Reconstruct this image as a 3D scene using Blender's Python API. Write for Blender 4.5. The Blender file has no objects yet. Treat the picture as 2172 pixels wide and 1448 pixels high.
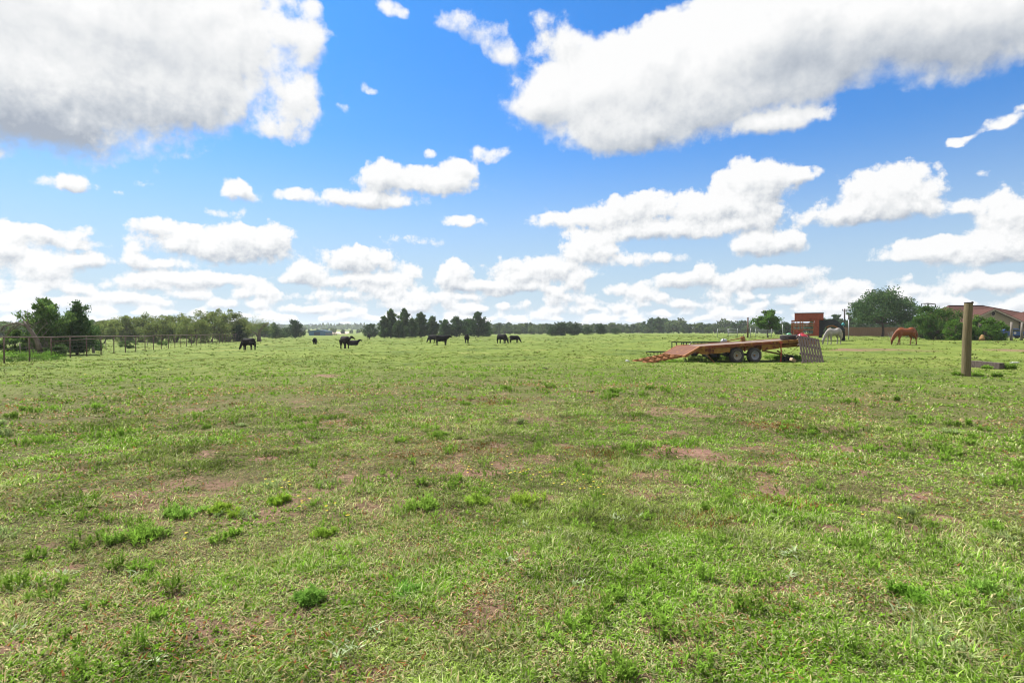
import bpy, bmesh, math, random
import numpy as np
from mathutils import Vector, Matrix, Euler

R = math.radians
random.seed(11)
rng = np.random.default_rng(7)
scene = bpy.context.scene
COL = scene.collection

# ------------------------------------------------------------------ camera
F_PX, CX, CY = 1206.7, 1086.0, 724.0        # focal length and centre of a 2172 x 1448 frame
PITCH = R(1.0)
CAM_H = 1.6
cam_data = bpy.data.cameras.new('camera')
cam_data.sensor_width = 36.0
cam_data.lens = 20.0
cam_data.clip_start = 0.05
cam_data.clip_end = 20000
cam = bpy.data.objects.new('camera', cam_data)
COL.objects.link(cam)
cam.location = (0, 0, CAM_H)
cam.rotation_euler = (R(90) - PITCH, 0, 0)
scene.camera = cam

scene.render.engine = 'CYCLES'
scene.cycles.use_adaptive_sampling = True
scene.cycles.adaptive_threshold = 0.01
scene.cycles.use_denoising = True
scene.cycles.denoiser = 'OPENIMAGEDENOISE'
scene.cycles.time_limit = 780
scene.cycles.filter_width = 1.1
scene.cycles.max_bounces = 6
scene.cycles.diffuse_bounces = 3
scene.cycles.glossy_bounces = 2
scene.cycles.transmission_bounces = 4
scene.cycles.transparent_max_bounces = 6
scene.cycles.volume_bounces = 0
scene.cycles.sample_clamp_indirect = 8
scene.view_settings.view_transform = 'Standard'
scene.view_settings.look = 'None'
scene.view_settings.gamma = 1.0
scene.view_settings.exposure = EXPOSURE = 1.17


def smooth(a, b, x):
    t = np.clip((np.asarray(x, float) - a) / (b - a), 0, 1)
    return t * t * (3 - 2 * t)


# lattice value noise, shared by the ground and everything that grows on it
_LAT = np.random.default_rng(3).random((256, 256))


def vnoise(x, y):
    x = np.asarray(x, float); y = np.asarray(y, float)
    xi = np.floor(x).astype(int); yi = np.floor(y).astype(int)
    fx = x - xi; fy = y - yi
    fx = fx * fx * (3 - 2 * fx); fy = fy * fy * (3 - 2 * fy)
    a = _LAT[xi & 255, yi & 255]; b = _LAT[(xi + 1) & 255, yi & 255]
    c = _LAT[xi & 255, (yi + 1) & 255]; d = _LAT[(xi + 1) & 255, (yi + 1) & 255]
    return (a * (1 - fx) + b * fx) * (1 - fy) + (c * (1 - fx) + d * fx) * fy


def fbm(x, y, scale, octv=4, seed=0.0, rough=0.5):
    x = np.asarray(x, float) / scale + 17.3 * seed + 5.1
    y = np.asarray(y, float) / scale + 9.7 * seed + 2.9
    s = 0; a = 1.0; n = 0
    for k in range(octv):
        s = s + a * vnoise(x + 31.7 * k, y - 12.9 * k); n += a
        x = x * 2.03; y = y * 2.03; a *= rough
    return s / n


def terrain(x, y):
    x = np.asarray(x, float); y = np.asarray(y, float)
    z = 0.006 * np.minimum(x + 5, 0) * smooth(12, 40, y) * (1 - smooth(90, 160, np.abs(x)))
    z = z + 0.62 * smooth(14, 32, x) * smooth(34, 58, y) * (1 - smooth(250, 500, y))
    r = np.hypot(x, y)
    amp = 1 - smooth(60, 200, r)
    z = z + amp * ((fbm(x, y, 5.0, 3, 1) - .5) * .12 + (fbm(x, y, 1.1, 2, 2) - .5) * .06 + (fbm(x, y, .3, 2, 3) - .5) * .035 * (1 - smooth(8, 20, r)))
    z = z + smooth(420, 900, r) * (1.5 + 3.0 * fbm(x, y, 260, 2, 4)) + smooth(800, 1700, r) * 9.0
    return z


def gz(x, y):
    return float(terrain(x, y))


def ray(px, py):
    dx = (px - CX) / F_PX; dy = (CY - py) / F_PX
    return np.array([dx, math.cos(PITCH) + dy * math.sin(PITCH), -math.sin(PITCH) + dy * math.cos(PITCH)])


def at(px, py):
    """the ground point seen at a place in the photograph"""
    d = ray(px, py)
    t = 1.0; step = .5
    while t < 3000:
        p = d * t
        if CAM_H + p[2] <= terrain(p[0], p[1]):
            lo, hi = t - step, t
            for _ in range(25):
                m = (lo + hi) / 2; p = d * m
                if CAM_H + p[2] <= terrain(p[0], p[1]): hi = m
                else: lo = m
            p = d * hi
            return Vector((p[0], p[1], gz(p[0], p[1])))
        step = max(.2, t * .01); t += step
    raise ValueError((px, py))


def by(px, dist):
    """the ground point in the photograph's column px, dist metres ahead"""
    x = (px - CX) / F_PX * dist
    return Vector((x, dist, gz(x, dist)))


def zat(py, dist):
    """height of a point seen at row py, dist metres ahead"""
    return CAM_H + (703 - py) / F_PX * dist


# ------------------------------------------------------------------ objects
def tag(o, label=None, cat=None, group=None, kind=None):
    if label: o['label'] = label
    if cat: o['category'] = cat
    if group: o['group'] = group
    if kind: o['kind'] = kind
    return o


def thing(name, label, cat, loc=(0, 0, 0), rz=0.0, group=None):
    o = bpy.data.objects.new(name, None)
    o.empty_display_size = .2
    COL.objects.link(o)
    o.location = loc; o.rotation_euler = (0, 0, rz)
    return tag(o, label, cat, group)


class MB:
    """collects shapes, links them as ONE mesh object"""
    def __init__(self):
        self.v = []; self.f = []

    def add(self, vs, fs):
        n = len(self.v)
        self.v += [tuple(p) for p in vs]
        self.f += [tuple(i + n for i in f) for f in fs]
        return self

    def box(self, c, s, rot=None):
        hx, hy, hz = s[0] / 2, s[1] / 2, s[2] / 2
        vs = [Vector((x, y, z)) for z in (-hz, hz) for x, y in ((-hx, -hy), (hx, -hy), (hx, hy), (-hx, hy))]
        if rot is not None: vs = [rot @ v for v in vs]
        vs = [v + Vector(c) for v in vs]
        return self.add(vs, [(3, 2, 1, 0), (4, 5, 6, 7), (0, 1, 5, 4), (1, 2, 6, 5), (2, 3, 7, 6), (3, 0, 4, 7)])

    def bar(self, a, b, w, h=None, up=(0, 0, 1)):
        """a straight bar of rectangular section from a to b"""
        a = Vector(a); b = Vector(b); h = h or w
        d = b - a; L = d.length; d.normalize(); up = Vector(up)
        if abs(d.dot(up)) > .98: up = Vector((1, 0, 0))
        s = d.cross(up).normalized(); u = s.cross(d)
        m = Matrix((s, d, u)).transposed()
        return self.box((a + b) / 2, (w, L, h), m)

    def tube(self, pts, rad, n=8, cap=True):
        """a swept round tube; rad is a number or one per point"""
        pts = [Vector(p) for p in pts]
        if not hasattr(rad, '__len__'): rad = [rad] * len(pts)
        vs = []; ref = None
        for i, p in enumerate(pts):
            t = (pts[min(i + 1, len(pts) - 1)] - pts[max(i - 1, 0)]).normalized()
            if ref is None:
                ref = Vector((0, 0, 1)) if abs(t.z) < .9 else Vector((1, 0, 0))
            u = (ref - t * ref.dot(t)).normalized(); w = t.cross(u); ref = u
            r = rad[i]; rx, ry = (r if hasattr(r, '__len__') else (r, r))
            for k in range(n):
                a = 2 * math.pi * k / n
                vs.append(p + u * math.cos(a) * rx + w * math.sin(a) * ry)
        fs = []
        for i in range(len(pts) - 1):
            for k in range(n):
                k2 = (k + 1) % n
                fs.append((i * n + k, i * n + k2, (i + 1) * n + k2, (i + 1) * n + k))
        if cap:
            fs.append(tuple(range(n - 1, -1, -1)))
            fs.append(tuple((len(pts) - 1) * n + k for k in range(n)))
        return self.add(vs, fs)

    def lathe(self, prof, c, axis='z', n=24):
        """profile of (radius, height) spun about an axis"""
        vs = []; fs = []; m = len(prof)
        for k in range(n):
            a = 2 * math.pi * k / n
            for r, h in prof:
                p = (r * math.cos(a), r * math.sin(a), h)
                if axis == 'y': p = (p[0], p[2], p[1])
                if axis == 'x': p = (p[2], p[0], p[1])
                vs.append(Vector(p) + Vector(c))
        for k in range(n):
            k2 = (k + 1) % n
            for i in range(m - 1):
                fs.append((k * m + i, k2 * m + i, k2 * m + i + 1, k * m + i + 1))
        return self.add(vs, fs)

    def ball(self, c, s, n=10, rot=None):
        vs = []; fs = []
        for i in range(n + 1):
            t = math.pi * i / n
            for k in range(2 * n):
                a = math.pi * k / n
                v = Vector((math.sin(t) * math.cos(a) * s[0], math.sin(t) * math.sin(a) * s[1], math.cos(t) * s[2]))
                if rot is not None: v = rot @ v
                vs.append(v + Vector(c))
        for i in range(n):
            for k in range(2 * n):
                k2 = (k + 1) % (2 * n)
                fs.append((i * 2 * n + k, i * 2 * n + k2, (i + 1) * 2 * n + k2, (i + 1) * 2 * n + k))
        return self.add(vs, fs)

    def prism(self, outline, y0, y1):
        """an outline in the xz plane given thickness along y"""
        n = len(outline)
        vs = [(x, y0, z) for x, z in outline] + [(x, y1, z) for x, z in outline]
        fs = [tuple(range(n)), tuple(range(2 * n - 1, n - 1, -1))]
        for k in range(n):
            k2 = (k + 1) % n
            fs.append((k2, k, n + k, n + k2))
        return self.add(vs, fs)

    def build(self, name, mat, parent=None, smooth_=False, bevel=0, label=None):
        me = bpy.data.meshes.new(name)
        me.from_pydata(self.v, [], self.f)
        bm = bmesh.new(); bm.from_mesh(me)
        bmesh.ops.remove_doubles(bm, verts=bm.verts, dist=1e-5)
        bmesh.ops.recalc_face_normals(bm, faces=bm.faces)
        bm.to_mesh(me); bm.free()
        me.materials.append(mat)
        if smooth_:
            me.polygons.foreach_set('use_smooth', [True] * len(me.polygons))
        o = bpy.data.objects.new(name, me)
        COL.objects.link(o)
        if parent is not None: o.parent = parent
        if bevel:
            b = o.modifiers.new('bevel', 'BEVEL'); b.width = bevel; b.segments = 2; b.limit_method = 'ANGLE'
        if label: o['label'] = label
        return o


def children(o):
    return [c for c in bpy.data.objects if c.parent == o]


def copy_tree(o, parent=None):
    c = o.copy(); COL.objects.link(c)
    if parent is not None: c.parent = parent
    for ch in children(o):
        copy_tree(ch, c)
    return c


def raw_mesh(name, verts, quads, tris, mat, col=None, parent=None, smooth_=False):
    """a mesh straight from arrays, with a colour of its own per vertex"""
    nq, nt = len(quads), len(tris)
    me = bpy.data.meshes.new(name)
    me.vertices.add(len(verts))
    me.vertices.foreach_set('co', np.asarray(verts, np.float32).ravel())
    loops = np.concatenate([np.asarray(quads, np.int32).ravel(), np.asarray(tris, np.int32).ravel()])
    me.loops.add(len(loops))
    me.loops.foreach_set('vertex_index', loops)
    me.polygons.add(nq + nt)
    st = np.concatenate([np.arange(nq) * 4, nq * 4 + np.arange(nt) * 3]).astype(np.int32)
    me.polygons.foreach_set('loop_start', st)
    if col is not None:
        a = me.attributes.new('col', 'FLOAT_COLOR', 'POINT')
        c = np.ones((len(verts), 4), np.float32); c[:, :3] = col
        a.data.foreach_set('color', c.ravel())
    me.update(calc_edges=True)
    if smooth_:
        me.polygons.foreach_set('use_smooth', [True] * len(me.polygons))
    me.materials.append(mat)
    o = bpy.data.objects.new(name, me)
    COL.objects.link(o)
    if parent is not None: o.parent = parent
    return o


# ------------------------------------------------------------------ materials
def lin(r, g, b):
    f = lambda c: (c / 255 / 12.92) if c / 255 <= .04045 else ((c / 255 + .055) / 1.055) ** 2.4
    return (f(r), f(g), f(b), 1)


def new_mat(name):
    m = bpy.data.materials.new(name); m.use_nodes = True
    nt = m.node_tree
    return m, nt, nt.nodes['Principled BSDF']


def N(nt, kind, **kw):
    n = nt.nodes.new(kind)
    for k, v in kw.items():
        if k.startswith('i_'):
            key = k[2:]
            n.inputs[int(key) if key.isdigit() else key].default_value = v
        else:
            setattr(n, k, v)
    return n


def noise_mat(name, c1, c2, scale=6.0, rough=.75, metal=0.0, bump=.15, c3=None, thr=(.62, .72), scale3=3.0, stretch=(1, 1, 1), detail=5):
    """two colours mottled by noise, an optional third in patches, fine bumps"""
    m, nt, b = new_mat(name)
    L = nt.links.new
    c1, c2, c3 = (tuple(v * .68 for v in c[:3]) if c is not None else None for c in (c1, c2, c3))
    tc = N(nt, 'ShaderNodeTexCoord')
    mp = N(nt, 'ShaderNodeMapping'); mp.inputs['Scale'].default_value = stretch
    L(tc.outputs['Object'], mp.inputs['Vector'])
    n1 = N(nt, 'ShaderNodeTexNoise', i_Scale=scale, i_Detail=detail, i_Roughness=.65)
    L(mp.outputs[0], n1.inputs['Vector'])
    cr = N(nt, 'ShaderNodeValToRGB')
    cr.color_ramp.elements[0].position = .32; cr.color_ramp.elements[0].color = (*c1[:3], 1)
    cr.color_ramp.elements[1].position = .68; cr.color_ramp.elements[1].color = (*c2[:3], 1)
    L(n1.outputs['Fac'], cr.inputs[0])
    out = cr.outputs[0]
    if c3 is not None:
        n2 = N(nt, 'ShaderNodeTexNoise', i_Scale=scale3, i_Detail=6, i_Roughness=.7)
        L(tc.outputs['Object'], n2.inputs['Vector'])
        mr = N(nt, 'ShaderNodeMapRange', interpolation_type='SMOOTHSTEP')
        mr.inputs['From Min'].default_value = thr[0]; mr.inputs['From Max'].default_value = thr[1]
        L(n2.outputs['Fac'], mr.inputs['Value'])
        mx = N(nt, 'ShaderNodeMix', data_type='RGBA')
        L(mr.outputs[0], mx.inputs['Factor']); L(out, mx.inputs[6]); mx.inputs[7].default_value = (*c3[:3], 1)
        out = mx.outputs[2]
    L(out, b.inputs['Base Color'])
    b.inputs['Roughness'].default_value = rough
    b.inputs['Metallic'].default_value = metal
    b.inputs['Specular IOR Level'].default_value = .5 if rough < .45 else .22
    if bump:
        bp = N(nt, 'ShaderNodeBump', i_Strength=bump, i_Distance=.02)
        L(n1.outputs['Fac'], bp.inputs['Height']); L(bp.outputs[0], b.inputs['Normal'])
    return m


def leaf_mat(name, trans=.35):
    """diffuse and translucent, coloured by each leaf's own colour"""
    m = bpy.data.materials.new(name); m.use_nodes = True
    nt = m.node_tree; nt.nodes.clear(); L = nt.links.new
    a = N(nt, 'ShaderNodeAttribute', attribute_name='col')
    d = N(nt, 'ShaderNodeBsdfDiffuse'); t = N(nt, 'ShaderNodeBsdfTranslucent')
    L(a.outputs['Color'], d.inputs['Color']); L(a.outputs['Color'], t.inputs['Color'])
    mx = N(nt, 'ShaderNodeMixShader', i_Fac=trans)
    L(d.outputs[0], mx.inputs[1]); L(t.outputs[0], mx.inputs[2])
    o = N(nt, 'ShaderNodeOutputMaterial'); L(mx.outputs[0], o.inputs['Surface'])
    return m
# ------------------------------------------------------------------ sky and sun
SUN_EL, SUN_AZ = R(54), R(-47)            # azimuth from straight ahead, left is negative
sun_dir = Vector((math.sin(SUN_AZ) * math.cos(SUN_EL), math.cos(SUN_AZ) * math.cos(SUN_EL), math.sin(SUN_EL)))
sd = bpy.data.lights.new('sun', 'SUN')
sd.energy = 5.0
sd.angle = R(1.5)
sd.color = (1.0, .955, .88)
so = bpy.data.objects.new('sun', sd)
COL.objects.link(so)
so.rotation_euler = (-sun_dir).to_track_quat('-Z', 'Y').to_euler()

# where the clouds stand, as soft shapes in azimuth and elevation: column, row (photo frame), half widths, weight
CLOUDS = [
    (150, 60, 330, 200, 1.1), (400, 60, 160, 150, 1.0), (60, 200, 220, 95, 1.0), (330, 190, 190, 62, .9), (470, 190, 60, 55, .8), (100, 262, 130, 42, .9),
    (590, 75, 105, 55, .56), (645, 90, 55, 50, .60), (605, 165, 90, 55, .50), (620, 235, 66, 52, .60), (520, 120, 70, 70, .56), (585, 275, 45, 26, .68), (655, 275, 14, 30, .52), (650, 200, 40, 40, .55),
    (828, 28, 34, 20, .50), (975, 48, 60, 28, .52), (1040, 68, 45, 26, .48), (1078, 112, 40, 30, .50), (1200, 84, 66, 36, .58), (1185, 30, 60, 22, .46), (788, 185, 20, 10, .55), (730, 233, 26, 15, .46), (640, 8, 60, 14, .5),
    (1300, 205, 180, 78, 1.0), (1440, 150, 160, 82, 1.0), (1340, 275, 130, 46, .95), (1150, 225, 60, 30, .8), (1560, 150, 120, 80, 1.0), (1560, 60, 130, 70, .6),
    (1680, 60, 220, 95, 1.05), (1870, 55, 240, 80, 1.05), (2080, 45, 200, 88, 1.05), (1700, 175, 140, 40, .85), (1640, 258, 105, 27, .78), (1500, 215, 120, 50, .9),
    (2120, 265, 44, 16, .7), (2035, 298, 30, 11, .62), (2165, 232, 30, 10, .6), (2090, 368, 26, 12, .5), (60, 0, 300, 60, 1.0),
    (135, 388, 58, 17, .72), (245, 405, 28, 9, .5), (300, 385, 22, 12, .46), (510, 408, 42, 24, .8), (620, 408, 42, 16, .72), (480, 452, 60, 14, .48), (5, 320, 12, 14, .6),
    (800, 385, 40, 40, .74), (900, 385, 110, 30, .8), (780, 425, 110, 20, .76), (975, 362, 40, 25, .7), (1040, 325, 45, 16, .62), (905, 325, 22, 12, .52), (985, 468, 40, 13, .72), (900, 510, 90, 14, .47),
    (1600, 390, 72, 42, .95), (1690, 372, 55, 16, .76), (1520, 440, 115, 34, .9), (1600, 455, 50, 40, .85), (1370, 430, 55, 24, .7), (1240, 465, 110, 18, .72), (1440, 486, 200, 22, .8), (1340, 450, 100, 26, .75),
    (1880, 410, 105, 52, .95), (1850, 448, 150, 24, .9), (2040, 438, 80, 18, .66), (1630, 516, 75, 30, .85), (2140, 470, 70, 60, .9), (2090, 530, 130, 34, .9), (1950, 530, 95, 22, .78), (1900, 545, 60, 12, .6),
    (1255, 528, 55, 40, .92), (1140, 572, 95, 28, .82), (1090, 590, 60, 20, .6), (1360, 550, 110, 16, .58), (1640, 585, 110, 22, .76), (1560, 600, 60, 20, .66), (965, 585, 34, 30, .92), (1060, 608, 130, 12, .8), (1800, 612, 55, 24, .72), (2100, 596, 90, 20, .76), (2010, 615, 40, 12, .6),
    (470, 522, 145, 34, .9), (500, 498, 50, 26, .85), (575, 510, 40, 30, .85), (325, 482, 55, 17, .76), (85, 492, 55, 16, .8), (170, 490, 30, 18, .7), (140, 515, 80, 16, .7), (15, 520, 45, 44, .9), (90, 570, 75, 38, .85), (190, 552, 45, 20, .76), (285, 545, 26, 30, .76), (340, 560, 90, 14, .7),
    (420, 592, 130, 16, .82), (300, 600, 80, 20, .66), (650, 580, 42, 26, .88), (770, 555, 80, 28, .78), (745, 545, 45, 24, .7), (800, 592, 90, 14, .76), (870, 580, 30, 16, .66), (700, 600, 70, 12, .66), (130, 605, 120, 14, .6),
]
crng = np.random.default_rng(5)
for row, n in ((588, 20), (604, 40), (620, 60), (634, 74), (648, 84), (660, 90), (671, 90), (682, 76)):
    for k in range(n):
        near = (700 - row) / 100
        CLOUDS.append((crng.uniform(-260, 2430), row + crng.uniform(-8, 8), crng.uniform(11, 46) * (.4 + near * .7), crng.uniform(8, 23) * (.32 + near * .85), crng.uniform(.42, .76)))

AZ0, AZ1, EL1 = R(-58), R(58), R(37)
NA, NE = 256, 128
aa = np.linspace(AZ0, AZ1, NA)
tt = np.linspace(0, 1, NE)                # elevation runs as a square root: more rows near the horizon
ee = tt ** 2 * EL1
A, E = np.meshgrid(aa, ee)
cover = np.zeros_like(A)
grey = np.zeros_like(A)
under = np.zeros_like(A)
for (px, py, rx, ry, w) in CLOUDS:
    d = ray(px, py); az = math.atan2(d[0], d[1]); el = math.atan2(d[2], math.hypot(d[0], d[1]))
    k = math.cos(az) ** 1.0 / F_PX * (math.cos(az) if True else 1)
    sx = rx / F_PX * math.cos(az) ** 2 * 1.12; sy = ry / F_PX * math.cos(az) * 1.12
    dy = (E - el) / sy
    dy = np.where(dy < 0, dy * 1.18, dy)
    q = ((A - az) / sx) ** 2 + dy ** 2
    b = w * np.exp(-.7 * q ** 1.25)
    cover += b ** 4
    under += b ** 4 * np.clip(.30 - .62 * (E - el) / sy, 0, 1)
for (px, py, rx, ry, w) in ((60, 255, 230, 60, 1.0), (1700, 120, 130, 70, .40), (1760, 130, 260, 50, .35), (1380, 300, 170, 40, .3), (2080, 100, 160, 50, .35), (250, 240, 150, 30, .2)):
    d = ray(px, py); az = math.atan2(d[0], d[1]); el = math.atan2(d[2], math.hypot(d[0], d[1]))
    sx = rx / F_PX * math.cos(az) ** 2; sy = ry / F_PX * math.cos(az)
    grey += w * np.exp(-(((A - az) / sx) ** 2 + ((E - el) / sy) ** 2))
under = under / (cover + .004)
cover = cover ** .25
# clouds out of the frame, left and right
edge = smooth(R(-44), R(-54), A) + smooth(R(44), R(54), A)
cover = cover * (1 - edge) + edge * .55
for _ in range(2):                        # no hard seams between neighbouring shapes
    for ax in (0, 1):
        p_ = np.pad(under, [(1, 1) if i == ax else (0, 0) for i in (0, 1)], mode='edge')
        under = (np.take(p_, range(0, under.shape[ax]), ax) + 2 * under + np.take(p_, range(2, under.shape[ax] + 2), ax)) / 4


def curve_table(nt, xs, rows):
    """three tables in one RGB curve node; the rows are scaled to 0..1"""
    n = N(nt, 'ShaderNodeRGBCurve')
    mp = n.mapping
    mp.use_clip = False
    for c, row in zip(mp.curves[:3], rows):
        c.points[0].location = (xs[0], float(row[0])); c.points[1].location = (xs[-1], float(row[-1]))
        for x, y in zip(xs[1:-1], row[1:-1]):
            p = c.points.new(float(x), float(y)); p.handle_type = 'AUTO_CLAMPED'
    mp.update()
    return n


def separable(nt, az_in, el_in, field, rank3):
    """sum over k of f_k(azimuth) * g_k(elevation): the field's leading singular vectors, three to a node"""
    U, S, Vt = np.linalg.svd(field, full_matrices=False)
    L = nt.links.new
    total = None
    xa = np.linspace(0, 1, NA)[::2]; xa[-1] = 1.0
    xe = np.linspace(0, 1, NE); xe[-1] = 1.0
    for k in range(rank3):
        ga, ge = [], []
        sa, oa, se, oe = [], [], [], []
        for j in range(3):
            i = 3 * k + j
            u = U[:, i] * math.sqrt(S[i]); v = Vt[i] * math.sqrt(S[i]); v = v[::2]
            for arr, g, s, o in ((v, ga, sa, oa), (u, ge, se, oe)):
                lo, hi = arr.min(), arr.max()
                g.append((arr - lo) / (hi - lo)); s.append(hi - lo); o.append(lo)
        out = []
        for inp, xs, g, s, o in ((az_in, xa, ga, sa, oa), (el_in, xe, ge, se, oe)):
            c = curve_table(nt, xs, g)
            L(inp, c.inputs['Color'])
            m = N(nt, 'ShaderNodeVectorMath', operation='MULTIPLY_ADD')
            L(c.outputs[0], m.inputs[0]); m.inputs[1].default_value = s; m.inputs[2].default_value = o
            out.append(m.outputs[0])
        d = N(nt, 'ShaderNodeVectorMath', operation='DOT_PRODUCT')
        L(out[0], d.inputs[0]); L(out[1], d.inputs[1])
        if total is None: total = d.outputs['Value']
        else:
            a = N(nt, 'ShaderNodeMath', operation='ADD'); L(total, a.inputs[0]); L(d.outputs['Value'], a.inputs[1]); total = a.outputs[0]
    return total


def math_node(nt, op, a, b=None, clamp=False):
    n = N(nt, 'ShaderNodeMath', operation=op, use_clamp=clamp)
    for i, v in enumerate((a, b)):
        if v is None: continue
        if isinstance(v, (int, float)): n.inputs[i].default_value = v
        else: nt.links.new(v, n.inputs[i])
    return n.outputs[0]


def group_angles():
    """direction -> azimuth table input, elevation table input, elevation"""
    g = bpy.data.node_groups.new('sky_angles', 'ShaderNodeTree')
    g.interface.new_socket('dir', in_out='INPUT', socket_type='NodeSocketVector')
    for s in ('az', 'el', 'elev'): g.interface.new_socket(s, in_out='OUTPUT', socket_type='NodeSocketFloat')
    i = g.nodes.new('NodeGroupInput'); o = g.nodes.new('NodeGroupOutput')
    x = N(g, 'ShaderNodeSeparateXYZ'); g.links.new(i.outputs[0], x.inputs[0])
    az = math_node(g, 'ARCTAN2', x.outputs[0], x.outputs[1])
    az = math_node(g, 'DIVIDE', math_node(g, 'SUBTRACT', az, AZ0), AZ1 - AZ0, True)
    el = math_node(g, 'ARCSINE', x.outputs[2])
    t = math_node(g, 'SQRT', math_node(g, 'DIVIDE', math_node(g, 'MAXIMUM', el, 0.0), EL1), None, True)
    g.links.new(az, o.inputs[0]); g.links.new(t, o.inputs[1]); g.links.new(el, o.inputs[2])
    return g


def group_density(ang):
    """direction -> how much cloud stands there"""
    g = bpy.data.node_groups.new('cloud_density', 'ShaderNodeTree')
    g.interface.new_socket('dir', in_out='INPUT', socket_type='NodeSocketVector')
    g.interface.new_socket('density', in_out='OUTPUT', socket_type='NodeSocketFloat')
    i = g.nodes.new('NodeGroupInput'); o = g.nodes.new('NodeGroupOutput'); L = g.links.new
    # ragged edges: the layout is looked up a little off
    w1 = N(g, 'ShaderNodeTexNoise', i_Scale=16.0, i_Detail=2.0, i_Roughness=.6)
    L(i.outputs[0], w1.inputs['Vector'])
    off = N(g, 'ShaderNodeVectorMath', operation='MULTIPLY_ADD')
    L(w1.outputs['Color'], off.inputs[0]); off.inputs[1].default_value = (.05, .02, .035); off.inputs[2].default_value = (-.025, -.01, -.0175)
    a0 = N(g, 'ShaderNodeGroup'); a0.node_tree = ang
    L(i.outputs[0], a0.inputs[0])
    damp = N(g, 'ShaderNodeMapRange'); L(a0.outputs['elev'], damp.inputs['Value'])
    damp.inputs['From Min'].default_value = R(1); damp.inputs['From Max'].default_value = R(16)
    damp.inputs['To Min'].default_value = .1; damp.inputs['To Max'].default_value = 1.0
    sc = N(g, 'ShaderNodeVectorMath', operation='SCALE'); L(off.outputs[0], sc.inputs[0]); L(damp.outputs[0], sc.inputs['Scale'])
    ad = N(g, 'ShaderNodeVectorMath', operation='ADD'); L(i.outputs[0], ad.inputs[0]); L(sc.outputs[0], ad.inputs[1])
    a = N(g, 'ShaderNodeGroup'); a.node_tree = ang
    L(ad.outputs[0], a.inputs[0])
    lay = separable(g, a.outputs['az'], a.outputs['el'], cover, 16)
    # billows: coarse high up, fine near the horizon
    nz = []
    for s_n, s_v in ((15.0, 22.0), (40.0, 58.0)):
        n = N(g, 'ShaderNodeTexNoise', i_Scale=s_n, i_Detail=8.0, i_Roughness=.62, i_Lacunarity=2.1)
        L(off.outputs[0] if False else i.outputs[0], n.inputs['Vector'])
        # rounded lobes: the inverted distance to scattered points, over three sizes
        v = N(g, 'ShaderNodeTexVoronoi', feature='F1', i_Scale=s_v, i_Detail=2.0, i_Roughness=.52, i_Lacunarity=2.3, normalize=True)
        L(ad.outputs[0], v.inputs['Vector'])
        lobe = math_node(g, 'SUBTRACT', .22, math_node(g, 'POWER', v.outputs['Distance'], 1.6))
        nz.append(math_node(g, 'ADD', math_node(g, 'MULTIPLY', math_node(g, 'SUBTRACT', n.outputs['Fac'], .5), 1.1), math_node(g, 'MULTIPLY', lobe, .7)))
    mx = N(g, 'ShaderNodeMapRange', interpolation_type='SMOOTHSTEP'); L(a0.outputs['elev'], mx.inputs['Value'])
    mx.inputs['From Min'].default_value = R(9); mx.inputs['From Max'].default_value = R(30)
    mm = N(g, 'ShaderNodeMix', data_type='FLOAT')
    L(mx.outputs[0], mm.inputs['Factor']); L(nz[1], mm.inputs[2]); L(nz[0], mm.inputs[3])
    # the layout only holds ahead; elsewhere an even scatter of clouds
    dens = math_node(g, 'ADD', lay, math_node(g, 'MULTIPLY', mm.outputs[0], .86))
    L(dens, o.inputs[0])
    return g


world = bpy.data.worlds.new('World')
scene.world = world
world.use_nodes = True
wt = world.node_tree
WL = wt.links.new
bg = wt.nodes['Background']
geo = N(wt, 'ShaderNodeTexCoord')
gdir = N(wt, 'ShaderNodeVectorMath', operation='NORMALIZE'); WL(geo.outputs['Generated'], gdir.inputs[0])
sky = N(wt, 'ShaderNodeTexSky', sky_type='NISHITA')
sky.sun_disc = False
sky.sun_elevation = SUN_EL
sky.sun_rotation = SUN_AZ
sky.altitude = 150
sky.air_density = 1.0
sky.dust_density = .8
sky.ozone_density = 3.0
ang = group_angles()
den = group_density(ang)
av = N(wt, 'ShaderNodeGroup'); av.node_tree = ang; WL(gdir.outputs[0], av.inputs[0])
d0 = N(wt, 'ShaderNodeGroup'); d0.node_tree = den; WL(gdir.outputs[0], d0.inputs[0])
# towards the light: up and a little to the left
stp = N(wt, 'ShaderNodeMapRange'); WL(av.outputs['elev'], stp.inputs['Value'])
stp.inputs['From Min'].default_value = 0; stp.inputs['From Max'].default_value = R(24)
stp.inputs['To Min'].default_value = .005; stp.inputs['To Max'].default_value = .026
lv = N(wt, 'ShaderNodeVectorMath', operation='SCALE'); lv.inputs[0].default_value = (-.35, 0, .94); WL(stp.outputs[0], lv.inputs['Scale'])
la = N(wt, 'ShaderNodeVectorMath', operation='ADD'); WL(gdir.outputs[0], la.inputs[0]); WL(lv.outputs[0], la.inputs[1])
ln = N(wt, 'ShaderNodeVectorMath', operation='NORMALIZE'); WL(la.outputs[0], ln.inputs[0])
d1 = N(wt, 'ShaderNodeGroup'); d1.node_tree = den; WL(ln.outputs[0], d1.inputs[0])
alpha = N(wt, 'ShaderNodeMapRange', interpolation_type='SMOOTHSTEP'); WL(d0.outputs[0], alpha.inputs['Value'])
alpha.inputs['From Min'].default_value = .40; alpha.inputs['From Max'].default_value = .62
soft = N(wt, 'ShaderNodeTexNoise', i_Scale=9.0, i_Detail=4.0, i_Roughness=.5); WL(gdir.outputs[0], soft.inputs['Vector'])
crisp = N(wt, 'ShaderNodeMapRange'); WL(av.outputs['elev'], crisp.inputs['Value'])
crisp.inputs['From Min'].default_value = R(6); crisp.inputs['From Max'].default_value = R(22)
crisp.inputs['To Min'].default_value = 1.3; crisp.inputs['To Max'].default_value = .75
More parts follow.
